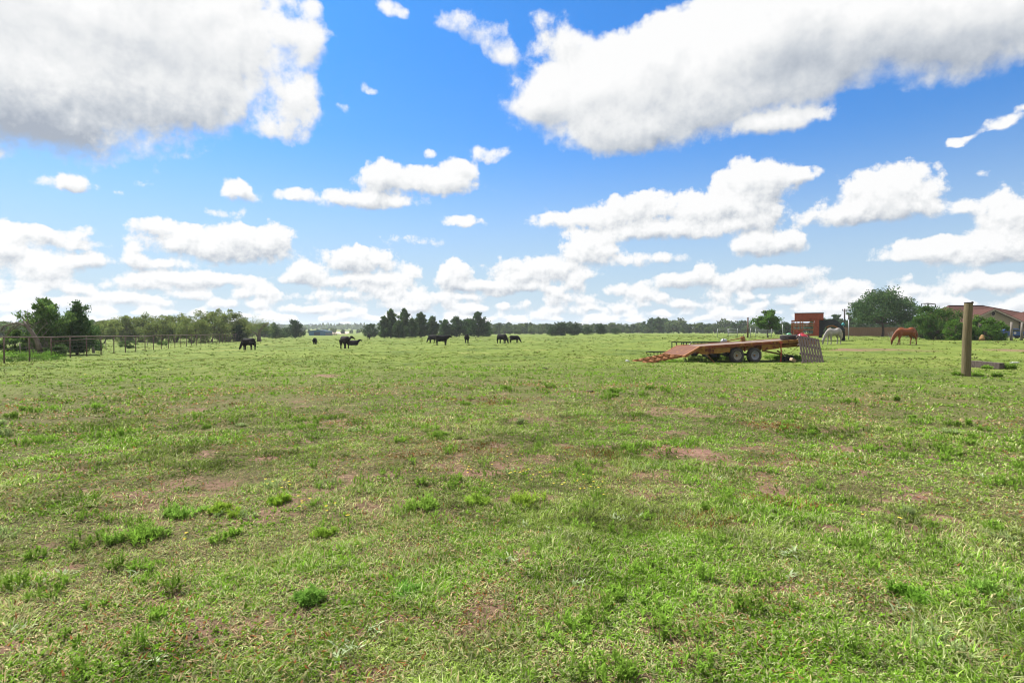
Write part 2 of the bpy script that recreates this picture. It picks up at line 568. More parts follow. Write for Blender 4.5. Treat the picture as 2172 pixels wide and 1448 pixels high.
lit = math_node(wt, 'ADD', .80, math_node(wt, 'MULTIPLY', math_node(wt, 'SUBTRACT', d0.outputs[0], d1.outputs[0]), crisp.outputs[0]))
lit = math_node(wt, 'ADD', lit, math_node(wt, 'MULTIPLY', math_node(wt, 'SUBTRACT', soft.outputs['Fac'], .5), .55))
thick = N(wt, 'ShaderNodeMapRange', interpolation_type='SMOOTHSTEP'); WL(d0.outputs[0], thick.inputs['Value'])
thick.inputs['From Min'].default_value = .75; thick.inputs['From Max'].default_value = 1.25
thick.inputs['To Min'].default_value = 0; thick.inputs['To Max'].default_value = .04
gfield = separable(wt, av.outputs['az'], av.outputs['el'], grey * .46 + under * .40, 10)
dark = math_node(wt, 'ADD', thick.outputs[0], gfield, True)
lit = math_node(wt, 'SUBTRACT', lit, dark, True)
# bases melt away softly, tops stay crisp
WL(math_node(wt, 'SUBTRACT', .40, math_node(wt, 'MULTIPLY', gfield, .45)), alpha.inputs['From Min'])
WL(math_node(wt, 'ADD', .60, math_node(wt, 'MULTIPLY', gfield, .45)), alpha.inputs['From Max'])
cr = N(wt, 'ShaderNodeValToRGB'); WL(lit, cr.inputs[0])
e = cr.color_ramp.elements
e[0].position = 0.0; e[0].color = (.40, .45, .53, 1)
e[1].position = .82; e[1].color = (.98, .98, .98, 1)
x = e.new(.30); x.color = (.60, .64, .69, 1)
x = e.new(.58); x.color = (.83, .845, .86, 1)
cs = N(wt, 'ShaderNodeVectorMath', operation='SCALE'); WL(cr.outputs[0], cs.inputs[0]); cs.inputs['Scale'].default_value = CLOUD_GAIN = 4.45
hgt = N(wt, 'ShaderNodeMapRange', interpolation_type='SMOOTHSTEP'); WL(av.outputs['elev'], hgt.inputs['Value'])
hgt.inputs['From Min'].default_value = R(0); hgt.inputs['From Max'].default_value = R(30)
tc = N(wt, 'ShaderNodeMix', data_type='RGBA'); WL(hgt.outputs[0], tc.inputs['Factor'])
tc.inputs[6].default_value = (.39, .54, .65, 1); tc.inputs[7].default_value = (.155, .485, .80, 1)
tint = N(wt, 'ShaderNodeVectorMath', operation='MULTIPLY'); WL(sky.outputs[0], tint.inputs[0]); WL(tc.outputs[2], tint.inputs[1])
# the far clouds run together into a pale bank low over the horizon
veil = N(wt, 'ShaderNodeMapRange', interpolation_type='SMOOTHSTEP'); WL(av.outputs['elev'], veil.inputs['Value'])
veil.inputs['From Min'].default_value = R(-1); veil.inputs['From Max'].default_value = R(19)
veil.inputs['To Min'].default_value = .95; veil.inputs['To Max'].default_value = 0
vm = N(wt, 'ShaderNodeMix', data_type='RGBA'); WL(veil.outputs[0], vm.inputs['Factor']); WL(tint.outputs[0], vm.inputs[6])
vm.inputs[7].default_value = (2.4, 3.0, 3.55, 1)
mixs = N(wt, 'ShaderNodeMix', data_type='RGBA')
WL(alpha.outputs[0], mixs.inputs['Factor']); WL(vm.outputs[2], mixs.inputs[6]); WL(cs.outputs[0], mixs.inputs[7])
WL(mixs.outputs[2], bg.inputs['Color'])
bg.inputs['Strength'].default_value = .1
world.cycles.sampling_method = 'MANUAL'
world.cycles.sample_map_resolution = 512
# ------------------------------------------------------------------ ground
# bare or reddish places: column, row (photo frame), half widths in columns and rows, strength
SOIL = [
    (120, 1208, 42, 11, .9), (1008, 1002, 60, 7, .95), (1075, 988, 40, 8, .7), (1460, 957, 70, 13, 1.0), (1520, 975, 50, 12, .7), (1640, 1042, 38, 16, .8), (1600, 1010, 34, 10, .6),
    (1772, 1122, 34, 8, 1.0), (1998, 1098, 40, 9, .95), (1942, 1052, 24, 9, .8), (1865, 1082, 30, 7, .8), (562, 972, 40, 6, .8), (825, 1005, 36, 7, .6), (850, 1045, 20, 12, .6),
    (1870, 943, 60, 7, .6), (1580, 952, 30, 7, .6), (1995, 970, 24, 6, .6), (1400, 1010, 30, 8, .5), (690, 797, 30, 4, .8), (1880, 741, 60, 1.4, .6), (1800, 742, 60, 1.6, .75), (1950, 744, 60, 1.0, .35), (2150, 744, 46, 1.8, .7),
    (735, 1245, 40, 14, .5), (640, 1300, 50, 12, .5), (1100, 1290, 80, 30, .4), (1330, 1200, 70, 20, .4), (2120, 1290, 60, 30, .5), (1880, 1330, 60, 20, .45), (250, 1330, 60, 16, .4), (700, 1180, 50, 14, .4), (960, 1180, 60, 18, .35),
]
REDDISH = [(1040, 852, 80, 9, .8), (930, 850, 60, 7, .6), (985, 948, 110, 16, .75), (870, 965, 70, 12, .6), (1625, 902, 70, 8, .8), (1180, 815, 140, 8, .4), (1250, 960, 60, 12, .5), (720, 895, 60, 7, .5), (480, 860, 50, 6, .35), (1650, 1060, 90, 20, .4), (1480, 1110, 110, 24, .35), (1720, 980, 60, 14, .4)]


def spots(lst):
    out = []
    for px, py, rx, ry, w in lst:
        c = at(px, py); e1 = at(px + rx, py); d = c.y
        ry_m = ry * d * d / (F_PX * CAM_H)
        out.append((c.x, c.y, (e1 - c).length, ry_m, w))
    return out


SOIL_M, RED_M = spots(SOIL), spots(REDDISH)


def patch(lst, x, y):
    v = np.zeros_like(x)
    n = fbm(x, y, .35, 3, 6) - .5
    n2 = fbm(x, y, 1.5, 3, 8) - .5
    for cx, cy, rx, ry, w in lst:
        ca, sa = cx / math.hypot(cx, cy), cy / math.hypot(cx, cy)      # the long axis lies across the line of sight
        u = (x - cx) * sa - (y - cy) * ca; s = (x - cx) * ca + (y - cy) * sa
        q = np.sqrt((u / rx) ** 2 + (s / ry) ** 2) + n * .9 + n2 * .7
        v = np.maximum(v, w * smooth(1.25, .55, q))
    return v


def tone_field(x, y):
    """darker and paler stands of grass, from hand-sized to several paces across"""
    t = .40 * fbm(x, y, .38, 3, 71) + .35 * fbm(x, y, 1.5, 3, 72) + .25 * fbm(x, y, 6.0, 3, 73)
    v = .46 + .78 * smooth(.36, .66, t)
    f = .55 * smooth(6, 16, np.hypot(x, y))
    return v * (1 - f) + .92 * f


def bald(x, y):
    """small worn spots all over the near pasture"""
    r = np.hypot(x, y)
    return smooth(.61, .72, fbm(x, y, .48, 4, 81, .6) + .10 * (fbm(x, y, 3.2, 2, 82) - .5)) * (1 - smooth(11, 24, r)) * .8


def dryness(x, y):
    """0 lush .. 1 straw, the pasture's own wear"""
    r = np.hypot(x, y)
    d = .50 * fbm(x, y, .55, 3, 11) + .35 * fbm(x, y, 2.6, 3, 12) + .30 * fbm(x, y, 11, 3, 13)
    near = smooth(11, 3.5, r) * .14 + smooth(0, 4, x) * smooth(16, 6, r) * .05
    return np.clip((d - .5) * 2.3 + .17 + near - smooth(8, 24, r) * .14, 0, 1)


# one disc out to the horizon, rings closer together near the middle
na = 720
rr = np.concatenate([[.0], np.geomspace(.8, 60, 400)[:-1], np.geomspace(60, 9000, 110)])
nr = len(rr) - 1
th = np.linspace(0, 2 * math.pi, na, endpoint=False)
RR, TT = np.meshgrid(rr[1:], th, indexing='ij')
gx = (RR * np.sin(TT)).ravel(); gy = (RR * np.cos(TT)).ravel()
gv = np.stack([gx, gy, terrain(gx, gy)], 1)
gv = np.vstack([gv, [[0, 0, gz(0, 0)]]])
i0 = (np.arange(nr - 1)[:, None] * na + np.arange(na)[None, :]).ravel()
i1 = (np.arange(nr - 1)[:, None] * na + (np.arange(na)[None, :] + 1) % na).ravel()
gq = np.stack([i0, i0 + na, i1 + na, i1], 1)
ctr = len(gv) - 1
gt = np.stack([np.full(na, ctr), np.arange(na), (np.arange(na) + 1) % na], 1)

gm, nt, b = new_mat('pasture_soil')
L = nt.links.new
att = N(nt, 'ShaderNodeAttribute', attribute_name='wear')
sep = N(nt, 'ShaderNodeSeparateColor'); L(att.outputs['Color'], sep.inputs[0])
tco = N(nt, 'ShaderNodeTexCoord')
flat = N(nt, 'ShaderNodeVectorMath', operation='MULTIPLY'); L(tco.outputs['Object'], flat.inputs[0]); flat.inputs[1].default_value = (1, 1, 0)
n1 = N(nt, 'ShaderNodeTexNoise', i_Scale=14.0, i_Detail=6.0, i_Roughness=.7); L(flat.outputs[0], n1.inputs['Vector'])
n2 = N(nt, 'ShaderNodeTexNoise', i_Scale=.16, i_Detail=7.0, i_Roughness=.62); L(flat.outputs[0], n2.inputs['Vector'])
n3 = N(nt, 'ShaderNodeTexNoise', i_Scale=1.3, i_Detail=6.0, i_Roughness=.72); L(flat.outputs[0], n3.inputs['Vector'])
# thatch under the blades
c_th = N(nt, 'ShaderNodeValToRGB'); L(n1.outputs['Fac'], c_th.inputs[0])
c_th.color_ramp.elements[0].position = .3; c_th.color_ramp.elements[0].color = (.020, .027, .008, 1)
c_th.color_ramp.elements[1].position = .7; c_th.color_ramp.elements[1].color = (.135, .105, .050, 1)
# short turf seen far off
c_tf = N(nt, 'ShaderNodeValToRGB')
L(math_node(nt, 'ADD', math_node(nt, 'MULTIPLY', n2.outputs['Fac'], .62), math_node(nt, 'MULTIPLY', n3.outputs['Fac'], .38)), c_tf.inputs[0])
e = c_tf.color_ramp.elements
e[0].position = .38; e[0].color = (.050, .078, .014, 1)
e[1].position = .61; e[1].color = (.160, .176, .046, 1)
x = e.new(.46); x.color = (.090, .124, .020, 1)
x = e.new(.55); x.color = (.114, .150, .026, 1)
mf = N(nt, 'ShaderNodeMix', data_type='RGBA'); L(sep.outputs[0], mf.inputs['Factor']); L(c_th.outputs[0], mf.inputs[6]); L(c_tf.outputs[0], mf.inputs[7])
c_so = N(nt, 'ShaderNodeValToRGB'); L(n1.outputs['Fac'], c_so.inputs[0])
c_so.color_ramp.elements[0].position = .3; c_so.color_ramp.elements[0].color = (.085, .040, .030, 1)
c_so.color_ramp.elements[1].position = .7; c_so.color_ramp.elements[1].color = (.25, .150, .112, 1)
ms = N(nt, 'ShaderNodeMix', data_type='RGBA'); L(sep.outputs[1], ms.inputs['Factor']); L(mf.outputs[2], ms.inputs[6]); L(c_so.outputs[0], ms.inputs[7])
L(ms.outputs[2], b.inputs['Base Color'])
b.inputs['Roughness'].default_value = .95
b.inputs['Specular IOR Level'].default_value = .1
bp = N(nt, 'ShaderNodeBump', i_Strength=.8, i_Distance=.04)
L(math_node(nt, 'ADD', n1.outputs['Fac'], math_node(nt, 'MULTIPLY', n3.outputs['Fac'], 2.0)), bp.inputs['Height']); L(bp.outputs[0], b.inputs['Normal'])

ground = raw_mesh('ground', gv, gq, gt, gm, smooth_=True)
tag(ground, kind='structure')
wa = ground.data.attributes.new('wear', 'FLOAT_COLOR', 'POINT')
wc = np.zeros((len(gv), 4), np.float32); wc[:, 3] = 1
gr = np.hypot(gv[:, 0], gv[:, 1])
wc[:, 0] = smooth(7, 34, gr)                               # thatch near, closed turf far
wc[:, 1] = np.where(gr < 160, np.maximum(patch(SOIL_M, gv[:, 0], gv[:, 1]), .8 * bald(gv[:, 0], gv[:, 1])), 0)
wa.data.foreach_set('color', wc.ravel())

# ------------------------------------------------------------------ grass
G_LUSH = np.array([.150, .285, .026]); G_MID = np.array([.215, .295, .060]); G_PALE = np.array([.330, .365, .165])
G_STRAW = np.array([.46, .36, .20]); G_RED = np.array([.20, .085, .035]); G_DARK = np.array([.036, .085, .012])
leaf_m = leaf_mat('grass_blade', .42)


def blades(x, y, length, width, tilt, az, col, bend=.35):
    """bent blades of five vertices each, from arrays"""
    n = len(x); z = terrain(x, y) - .006
    ca, sa = np.cos(az), np.sin(az)
    h = length * np.cos(tilt); o = length * np.sin(tilt)
    wx, wy = -sa * width / 2, ca * width / 2
    base = np.stack([x, y, z], 1)
    side = np.stack([wx, wy, np.zeros(n)], 1)
    mid = base + np.stack([ca * o * .42, sa * o * .42, h * .62], 1)
    tip = base + np.stack([ca * o * (1 + bend), sa * o * (1 + bend), h * (1 - bend * .35)], 1)
    v = np.stack([base - side, base + side, mid + side * .8, mid - side * .8, tip], 1).reshape(-1, 3)
    k = np.arange(n)[:, None] * 5
    q = k + np.array([[0, 1, 2, 3]]); t = k + np.array([[3, 2, 4]])
    c = np.repeat(col, 5, axis=0)
    return v, q, t, c


def grass_colour(x, y, rg):
    n = len(x)
    d = dryness(x, y)
    hue = fbm(x, y, 1.6, 3, 21)
    u = rg.random(n); w = rg.random(n)[:, None]
    lush = smooth(.42, .66, hue + (rg.random(n) - .5) * .25)[:, None]
    c = G_MID * (1 - lush) + G_LUSH * lush
    pale = (u < .16 + .34 * d)[:, None]
    c = np.where(pale, G_PALE * (.7 + .6 * w), c * (.45 + .95 * w))
    straw = (rg.random(n) < .03 + .42 * np.clip(d - .42, 0, 1))[:, None]
    c = np.where(straw, G_STRAW * (.55 + .65 * w), c)
    rd = patch(RED_M, x, y)
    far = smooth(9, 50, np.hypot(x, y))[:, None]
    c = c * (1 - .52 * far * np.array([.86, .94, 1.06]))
    red = (rg.random(n) < .62 * rd + .03 * (d > .6))[:, None]
    c = np.where(red, G_RED * (.6 + .9 * w), c)
    return c


def scatter(n, r0, r1, power, rg, a0=-50, a1=50):
    u = rg.random(n)
    k = power + 2                       # density per area ~ r^power
    r = (r0 ** k + u * (r1 ** k - r0 ** k)) ** (1 / k) if abs(k) > 1e-6 else r0 * (r1 / r0) ** u
    a = np.radians(rg.uniform(a0, a1, n))
    return r * np.sin(a), r * np.cos(a), r


V, Q, T, C = [], [], [], []


def push(v, q, t, c):
    off = sum(len(a) for a in V)
    V.append(v); Q.append(q + off); T.append(t + off); C.append(c)


# the sward: small tufts of bent blades near, the same cover in coarser tufts farther off
for n, r0, r1, pw, wide in ((820000, 1.5, 5.0, -.8, 78), (620000, 5.0, 13, -2.0, 67), (215000, 13, 42, -2.2, 56), (64000, 42, 160, -2.2, 53)):
    nb = 10
    cx, cy, cr_ = scatter(int(n * .72) // nb, r0, r1, pw, rng, -wide, wide)
    fx, fy, fr = scatter(int(n * .28), r0, r1, pw, rng, -wide, wide)
    hue = fbm(cx, cy, 1.1, 3, 21); lushc = smooth(.44, .62, hue + rng.normal(0, .07, len(cx)))
    tone = rng.uniform(.62, 1.30, len(cx)); tall = rng.uniform(.6, 1.25, len(cx)) * (.8 + .9 * smooth(.5, .72, fbm(cx, cy, .7, 2, 31)))
    R_ = lambda v: np.repeat(v, nb)
    k0 = np.maximum(1, R_(cr_) / 5.5)
    oa = rng.uniform(0, 6.2832, len(k0)); orad = np.abs(rng.normal(0, .021, len(k0))) * k0
    x = np.concatenate([R_(cx) + orad * np.cos(oa), fx]); y = np.concatenate([R_(cy) + orad * np.sin(oa), fy])
    lean = np.concatenate([rng.uniform(12, 50, len(k0)) + 900 * orad / k0, rng.uniform(30, 84, len(fx))])
    az = np.concatenate([oa + rng.normal(0, .5, len(oa)), rng.uniform(0, 6.2832, len(fx))])
    tone = np.concatenate([R_(tone), rng.uniform(.6, 1.2, len(fx))]); tall = np.concatenate([R_(tall), np.full(len(fx), .8)])
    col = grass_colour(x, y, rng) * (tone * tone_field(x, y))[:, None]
    r = np.hypot(x, y); d = dryness(x, y)
    keep = rng.random(len(x)) > patch(SOIL_M, x, y) * .88
    keep &= rng.random(len(x)) > .40 * smooth(.5, .95, d)
    keep &= rng.random(len(x)) > bald(x, y) * .85
    x, y, r, d, lean, az, tall, col = (v[keep] for v in (x, y, r, d, lean, az, tall, col))
    m = len(x); k = np.maximum(1, r / 5.5)
    ln = (.023 + .040 * rng.random(m) ** 1.5) * tall * (1 - .3 * d) * (.9 + .1 * k)
    wd = .0068 * (.5 + 1.0 * rng.random(m)) * k ** 1.04
    push(*blades(x, y, ln, wd, np.radians(np.clip(lean + 12 * smooth(12, 50, r), 5, 86)), az, col))

# small rosettes and broad little leaves among the blades
x, y, r = scatter(26000, 1.7, 26, -1.7, rng)
keep = (fbm(x, y, .9, 3, 41) > .50) & (rng.random(len(x)) > patch(SOIL_M, x, y))
x, y, r = x[keep], y[keep], r[keep]
for j in range(4):
    m = len(x); k = np.maximum(1, r / 6)
    ln = rng.uniform(.02, .045, m) * k ** .8; wd = ln * rng.uniform(.35, .6, m)
    w = rng.random(m)[:, None]
    c = np.where((rng.random(m) < .8)[:, None], G_LUSH, G_PALE) * (.55 + .7 * w)
    push(*blades(x + rng.normal(0, .015, m) * k, y + rng.normal(0, .015, m) * k, ln, wd, np.radians(rng.uniform(35, 80, m)), rng.uniform(0, 6.28, m), c, .1))

# thin seed stalks standing above the sward
x, y, r = scatter(1500, 2.0, 22, -1.3, rng)
keep = fbm(x, y, 1.3, 3, 91) > .48
x, y = x[keep], y[keep]; m = len(x)
push(*blades(x, y, rng.uniform(.08, .22, m), .0045 * np.maximum(1, np.hypot(x, y) / 6), np.radians(rng.uniform(4, 32, m)), rng.uniform(0, 6.28, m), np.where((rng.random(m) < .5)[:, None], G_STRAW, G_DARK * 2.2) * rng.uniform(.5, 1.0, (m, 1)), .25))

# dead leaf litter and reddish flecks caught between the tufts
x, y, r = scatter(90000, 1.6, 18, -1.5, rng, -70, 70)
w_ = fbm(x, y, .8, 3, 95)
keep = rng.random(len(x)) < smooth(.42, .62, w_)
x, y, r = x[keep], y[keep], r[keep]; m = len(x); k = np.maximum(1, r / 5.5)
u = rng.random((m, 1))
vv, qq, tt_, cc = blades(x, y, rng.uniform(.015, .045, m) * k ** .8, rng.uniform(.005, .011, m) * k, np.radians(rng.uniform(55, 88, m)), rng.uniform(0, 6.28, m), np.where(u < .45, G_STRAW, np.where(u < .8, G_RED * 1.5, G_STRAW * .5)) * rng.uniform(.5, 1.1, (m, 1)), .1)
vv[:, 2] += np.repeat(rng.uniform(.004, .022, m) * k ** .5, 5)
push(vv, qq, tt_, cc)

# loose straw lying on the turf
x, y, r = scatter(9000, 1.7, 18, -1.6, rng)
keep = dryness(x, y) > .42
x, y, r = x[keep], y[keep], r[keep]; m = len(x)
push(*blades(x, y, rng.uniform(.06, .2, m), .0035 * np.maximum(1, r / 5), np.radians(rng.uniform(78, 89, m)), rng.uniform(0, 6.28, m), G_STRAW * rng.uniform(.7, 1.25, (m, 1)), .1))

grass = raw_mesh('grass', np.vstack(V), np.vstack(Q), np.vstack(T), leaf_m, np.vstack(C))
tag(grass, kind='stuff')

# ------------------------------------------------------------------ weeds among the grass
WEED = np.array([.195, .335, .045])


def weed_arrays(cx, cy, rx, ry, h, n, rg, col, size=1.0):
    """feathery upright sprays: every stem carries small leaves all the way up"""
    a = rg.uniform(0, 6.283, n); q = np.sqrt(rg.random(n))
    sx = cx + rx * q * np.cos(a); sy = cy + ry * q * np.sin(a)
    hh = h * (1 - .55 * q ** 2) * rg.uniform(.55, 1.1, n)
    lean = np.radians(rg.uniform(4, 30, n)); la = np.arctan2(sy - cy, sx - cx) + rg.normal(0, .8, n)
    out = [blades(sx, sy, hh, np.full(n, .004 * size), lean, la, col * rg.uniform(.5, .9, (n, 1)), .15)]
    z0 = terrain(sx, sy)
    for j in range(9):
        f = rg.uniform(.2, 1.0, n)
        ox = np.cos(la) * np.sin(lean) * hh * f; oy = np.sin(la) * np.sin(lean) * hh * f
        ln = rg.uniform(.025, .06, n) * size * (1.15 - .5 * f); wd = ln * rg.uniform(.14, .26, n)
        v, qd, t, c = blades(sx + ox, sy + oy, ln, wd, np.radians(rg.uniform(20, 75, n)), rg.uniform(0, 6.28, n), col * rg.uniform(.6, 1.35, (n, 1)), .2)
        v = v.reshape(-1, 5, 3); v[:, :, 2] += (hh * f * np.cos(lean) + z0 - terrain(sx + ox, sy + oy))[:, None]
        out.append((v.reshape(-1, 3), qd, t, c))
    return out


def join(parts):
    off = 0; vs, qs, ts, cs = [], [], [], []
    for v, q, t, c in parts:
        vs.append(v); qs.append(q + off); ts.append(t + off); cs.append(c); off += len(v)
    return np.vstack(vs), np.vstack(qs), np.vstack(ts), np.vstack(cs)


WEED_CLUMPS = [
    (290, 1135, 55, 48, 150, 'wide feathery bright green weed clump, largest weed in the left foreground'),
    (390, 1085, 38, 40, 110, 'feathery green weed clump just behind the widest foreground weed clump'),
    (480, 1082, 38, 34, 90, 'pale feathery weed clump between two darker clumps in the left foreground'),
    (587, 1062, 24, 26, 70, 'small dense dark green weed tuft with yellow flowers beside it'),
    (652, 1272, 30, 42, 110, 'round bushy bright green weed standing alone on sparse short turf'),
    (893, 1070, 34, 44, 100, 'tall upright pale green weed clump beside a bare pinkish soil patch'),
    (1012, 1062, 26, 36, 70, 'thin upright green weed clump just in front of a bare pinkish soil patch'),
    (1120, 1060, 40, 36, 90, 'loose upright weed clump with yellow flowers near the middle foreground'),
    (685, 1130, 22, 30, 60, 'narrow feathery weed clump dotted with yellow flowers'),
    (860, 1255, 28, 26, 60, 'low leafy yellow green weed clump on straw coloured turf'),
    (1925, 1262, 36, 40, 90, 'tall grassy weed clump in the right foreground'),
    (2095, 1250, 30, 36, 70, 'thin grassy weed clump beside the photo\'s right edge'),
]
for px, py, rx, h, n, lab in WEED_CLUMPS:
    p = at(px, py + 6)
    s = p.y / F_PX
    col = WEED * random.uniform(.9, 1.15) * np.array([random.uniform(.85, 1.2), 1, random.uniform(.8, 1.3)])
    bits = []
    for k in range(7):
        u = random.uniform(-.85, .85); w_ = random.uniform(-1, 1)
        bits += weed_arrays(p.x + u * rx * s, p.y + w_ * rx * s * .8, rx * s * random.uniform(.22, .5), rx * s * random.uniform(.25, .6), h * s * random.uniform(.4, .95) * (1.1 - .4 * abs(u)), max(6, int(n * random.uniform(.10, .24))), rng, col * random.uniform(.85, 1.2), 1.0)
    v, q, t, c = join(bits)
    v = v - np.array([p.x, p.y, p.z])
    o = raw_mesh('weed_clump', v, q, t, leaf_m, c)
    o.location = p
    tag(o, lab, 'weed', 'weed clumps in the pasture')

# countless smaller weeds and seedlings
parts = []
x, y, r = scatter(560, 2.6, 16, -1.2, rng)
ok = fbm(x, y, 2.2, 3, 51) > .47
for cx, cy, d in zip(x[ok], y[ok], r[ok]):
    k = max(1, d / 7)
    tone = random.random()
    col = WEED * random.uniform(.6, 1.1) if tone < .88 else np.array([.26, .34, .13]) * random.uniform(.8, 1.2)
    rad = random.uniform(.03, .14) * (1 + d / 25)
    parts += weed_arrays(cx, cy, rad, rad, random.uniform(.05, .15) * (1 + d / 60), int(random.uniform(8, 22)), rng, col, k ** .85)
# lusher rank growth round the trailer and along the fence
for (px, py, rx, h, n) in ((1480, 766, 30, 12, 50), (1530, 764, 26, 14, 60), (1575, 764, 22, 9, 30), (1640, 761, 18, 12, 40), (1662, 763, 20, 14, 50), (1690, 762, 16, 14, 40), (1420, 768, 30, 7, 30), (1755, 742, 20, 5, 20), (2093, 782, 10, 9, 25), (2140, 783, 14, 16, 40), (2035, 796, 14, 8, 25), (2068, 797, 16, 6, 20), (2115, 799, 10, 9, 20)):
    p = at(px, py); s = p.y / F_PX
    parts += weed_arrays(p.x, p.y, rx * s, rx * s * .8, h * s, n * 3, rng, WEED * random.uniform(.6, .95), 2.4)
weeds = raw_mesh('weeds', *(lambda a: (a[0], a[1], a[2]))(join(parts)), leaf_m, join(parts)[3])
tag(weeds, kind='stuff')

# pale woolly leaves low in the turf, and a few yellow flower heads
parts = []
for (px, py) in ((1450, 1095), (1362, 1097), (1310, 1100), (1115, 1117), (1530, 1016), (795, 1338), (725, 1390), (740, 1375), (1920, 1293), (2145, 1300), (2160, 1280), (2085, 1010), (1660, 1175), (1685, 1170), (135, 1218), (20, 1230), (60, 1240), (290, 1217), (1240, 1240), (1070, 1190), (40, 1335), (330, 1400), (1170, 1128), (1680, 1225)):
    p = at(px, py); m = 14; s = p.y / 6
    parts.append(blades(p.x + rng.normal(0, .03, m), p.y + rng.normal(0, .03, m), rng.uniform(.03, .075, m), rng.uniform(.012, .022, m), np.radians(rng.uniform(30, 78, m)), rng.uniform(0, 6.28, m), np.array([.42, .50, .29]) * rng.uniform(.7, 1.15, (m, 1)), .15))
v, q, t, c = join(parts)
tag(raw_mesh('pale_weeds', v, q, t, leaf_m, c), kind='stuff')
parts = []
for (px, py, n, sp) in ((1100, 1010, 14, 45), (1250, 1045, 10, 40), (590, 1040, 8, 30), (660, 1085, 7, 25), (960, 1020, 5, 40), (1160, 1030, 8, 35), (700, 1110, 4, 30), (450, 850, 5, 60), (250, 800, 6, 80), (1885, 1135, 3, 30), (400, 1165, 2, 20)):
    for k in range(n):
        p = at(px + random.gauss(0, sp), py + random.gauss(0, sp * .3)); m = 5
        z = random.uniform(.05, .14)
        vv, qq, t, c = blades(np.full(m, p.x), np.full(m, p.y), np.full(m, .016) * max(1, p.y / 7), np.full(m, .012) * max(1, p.y / 7), np.full(m, R(70)), np.arange(m) * 6.283 / m, np.tile(np.array([[.72, .58, .10]]), (m, 1)), .1)
        vv = vv + np.array([0, 0, z])
        st = blades(np.array([p.x]), np.array([p.y]), np.array([z + .01]), np.array([.004]), np.array([.05]), np.array([1.]), np.array([[.1, .2, .03]]), .0)
        parts += [(vv, qq, t, c), st]
v, q, t, c = join(parts)
tag(raw_mesh('yellow_flowers', v, q, t, leaf_m, c), kind='stuff')

# dung and a clod or two
dung_m = noise_mat('dung', (.018, .012, .008), (.055, .035, .022), 30, .95, bump=.6)
for px, py, w, lab in ((165, 976, 8, 'dark dried cow pat on open turf at the left'), (1250, 831, 10, 'dark cow pat in three lumps near the middle of the pasture'), (1157, 783, 9, 'dark brown cow pat halfway to the black cattle'), (1765, 826, 9, 'low dark clod of trampled dung in front of the flatbed trailer'), (2142, 872, 7, 'small dark clod near the photo\'s right edge')):
    p = at(px, py); s = p.y / F_PX * w
    m = MB()
    for k in range(5):
        a = random.uniform(0, 6.28); q = random.uniform(0, .7)
        m.ball((math.cos(a) * q * s, math.sin(a) * q * s * 1.2, s * .12), (s * random.uniform(.25, .5), s * random.uniform(.3, .5), s * random.uniform(.16, .3)), 6)
    o = m.build('cow_pat', dung_m, smooth_=True)
    o.location = p
    tag(o, lab, 'dung', 'dung lying on the turf')
# ------------------------------------------------------------------ materials of the yard
rust_red = noise_mat('rusty_red_paint', (.16, .040, .018), (.30, .085, .030), 7, .7, c3=(.35, .16, .035), thr=(.50, .62), scale3=2.2, bump=.3)
rust_yel = noise_mat('rusty_yellow_paint', (.26, .12, .022), (.38, .20, .045), 6, .7, c3=(.13, .032, .016), thr=(.50, .60), scale3=2.6, bump=.3)
rust_orange = noise_mat('orange_rust', (.26, .095, .030), (.46, .21, .085), 12, .8, c3=(.16, .055, .03), thr=(.56, .66), scale3=7, bump=.3)
rust_ramp = noise_mat('rust_stained_steel_plate', (.12, .045, .026), (.22, .092, .050), 9, .75, c3=(.32, .14, .045), thr=(.55, .66), scale3=3, bump=.2, stretch=(.12, 2.4, 1))
deck_wood = noise_mat('weathered_deck_planks', (.20, .150, .125), (.36, .285, .235), 10, .9, c3=(.15, .09, .065), thr=(.60, .72), scale3=2, bump=.4, stretch=(.25, 6, 1))
dark_steel = noise_mat('dark_oily_steel', (.010, .009, .010), (.035, .028, .026), 10, .55, bump=.1)
black_paint = noise_mat('black_painted_steel', (.012, .012, .014), (.030, .030, .034), 8, .45, bump=.08)
rubber = noise_mat('worn_tyre_rubber', (.050, .046, .045), (.095, .088, .084), 14, .9, bump=.3)
rim_cream = noise_mat('cream_painted_rim', (.25, .22, .18), (.38, .35, .30), 9, .6, c3=(.28, .17, .08), thr=(.62, .72), scale3=9)
rim_grey = noise_mat('grey_painted_rim', (.20, .21, .25), (.32, .33, .38), 9, .55, c3=(.25, .15, .08), thr=(.66, .74), scale3=9)
hub_m = noise_mat('rusty_hub', (.20, .09, .03), (.36, .19, .06), 14, .7)
pallet_wood = noise_mat('grey_pallet_wood', (.085, .064, .058), (.170, .132, .120), 8, .9, c3=(.09, .07, .07), thr=(.60, .74), scale3=4, bump=.4, stretch=(8, 8, .6))
red_plastic = noise_mat('red_plastic', (.42, .012, .032), (.56, .022, .050), 5, .35, bump=0)
green_plastic = noise_mat('green_plastic', (.06, .30, .12), (.10, .40, .17), 6, .4, bump=0)
galv = noise_mat('galvanised_steel', (.30, .32, .33), (.48, .50, .51), 12, .5, metal=.3)

# ------------------------------------------------------------------ rusty flatbed trailer
TR = R(13)
wc_ = by(1584, 30.0)
TZ = wc_.z - .03


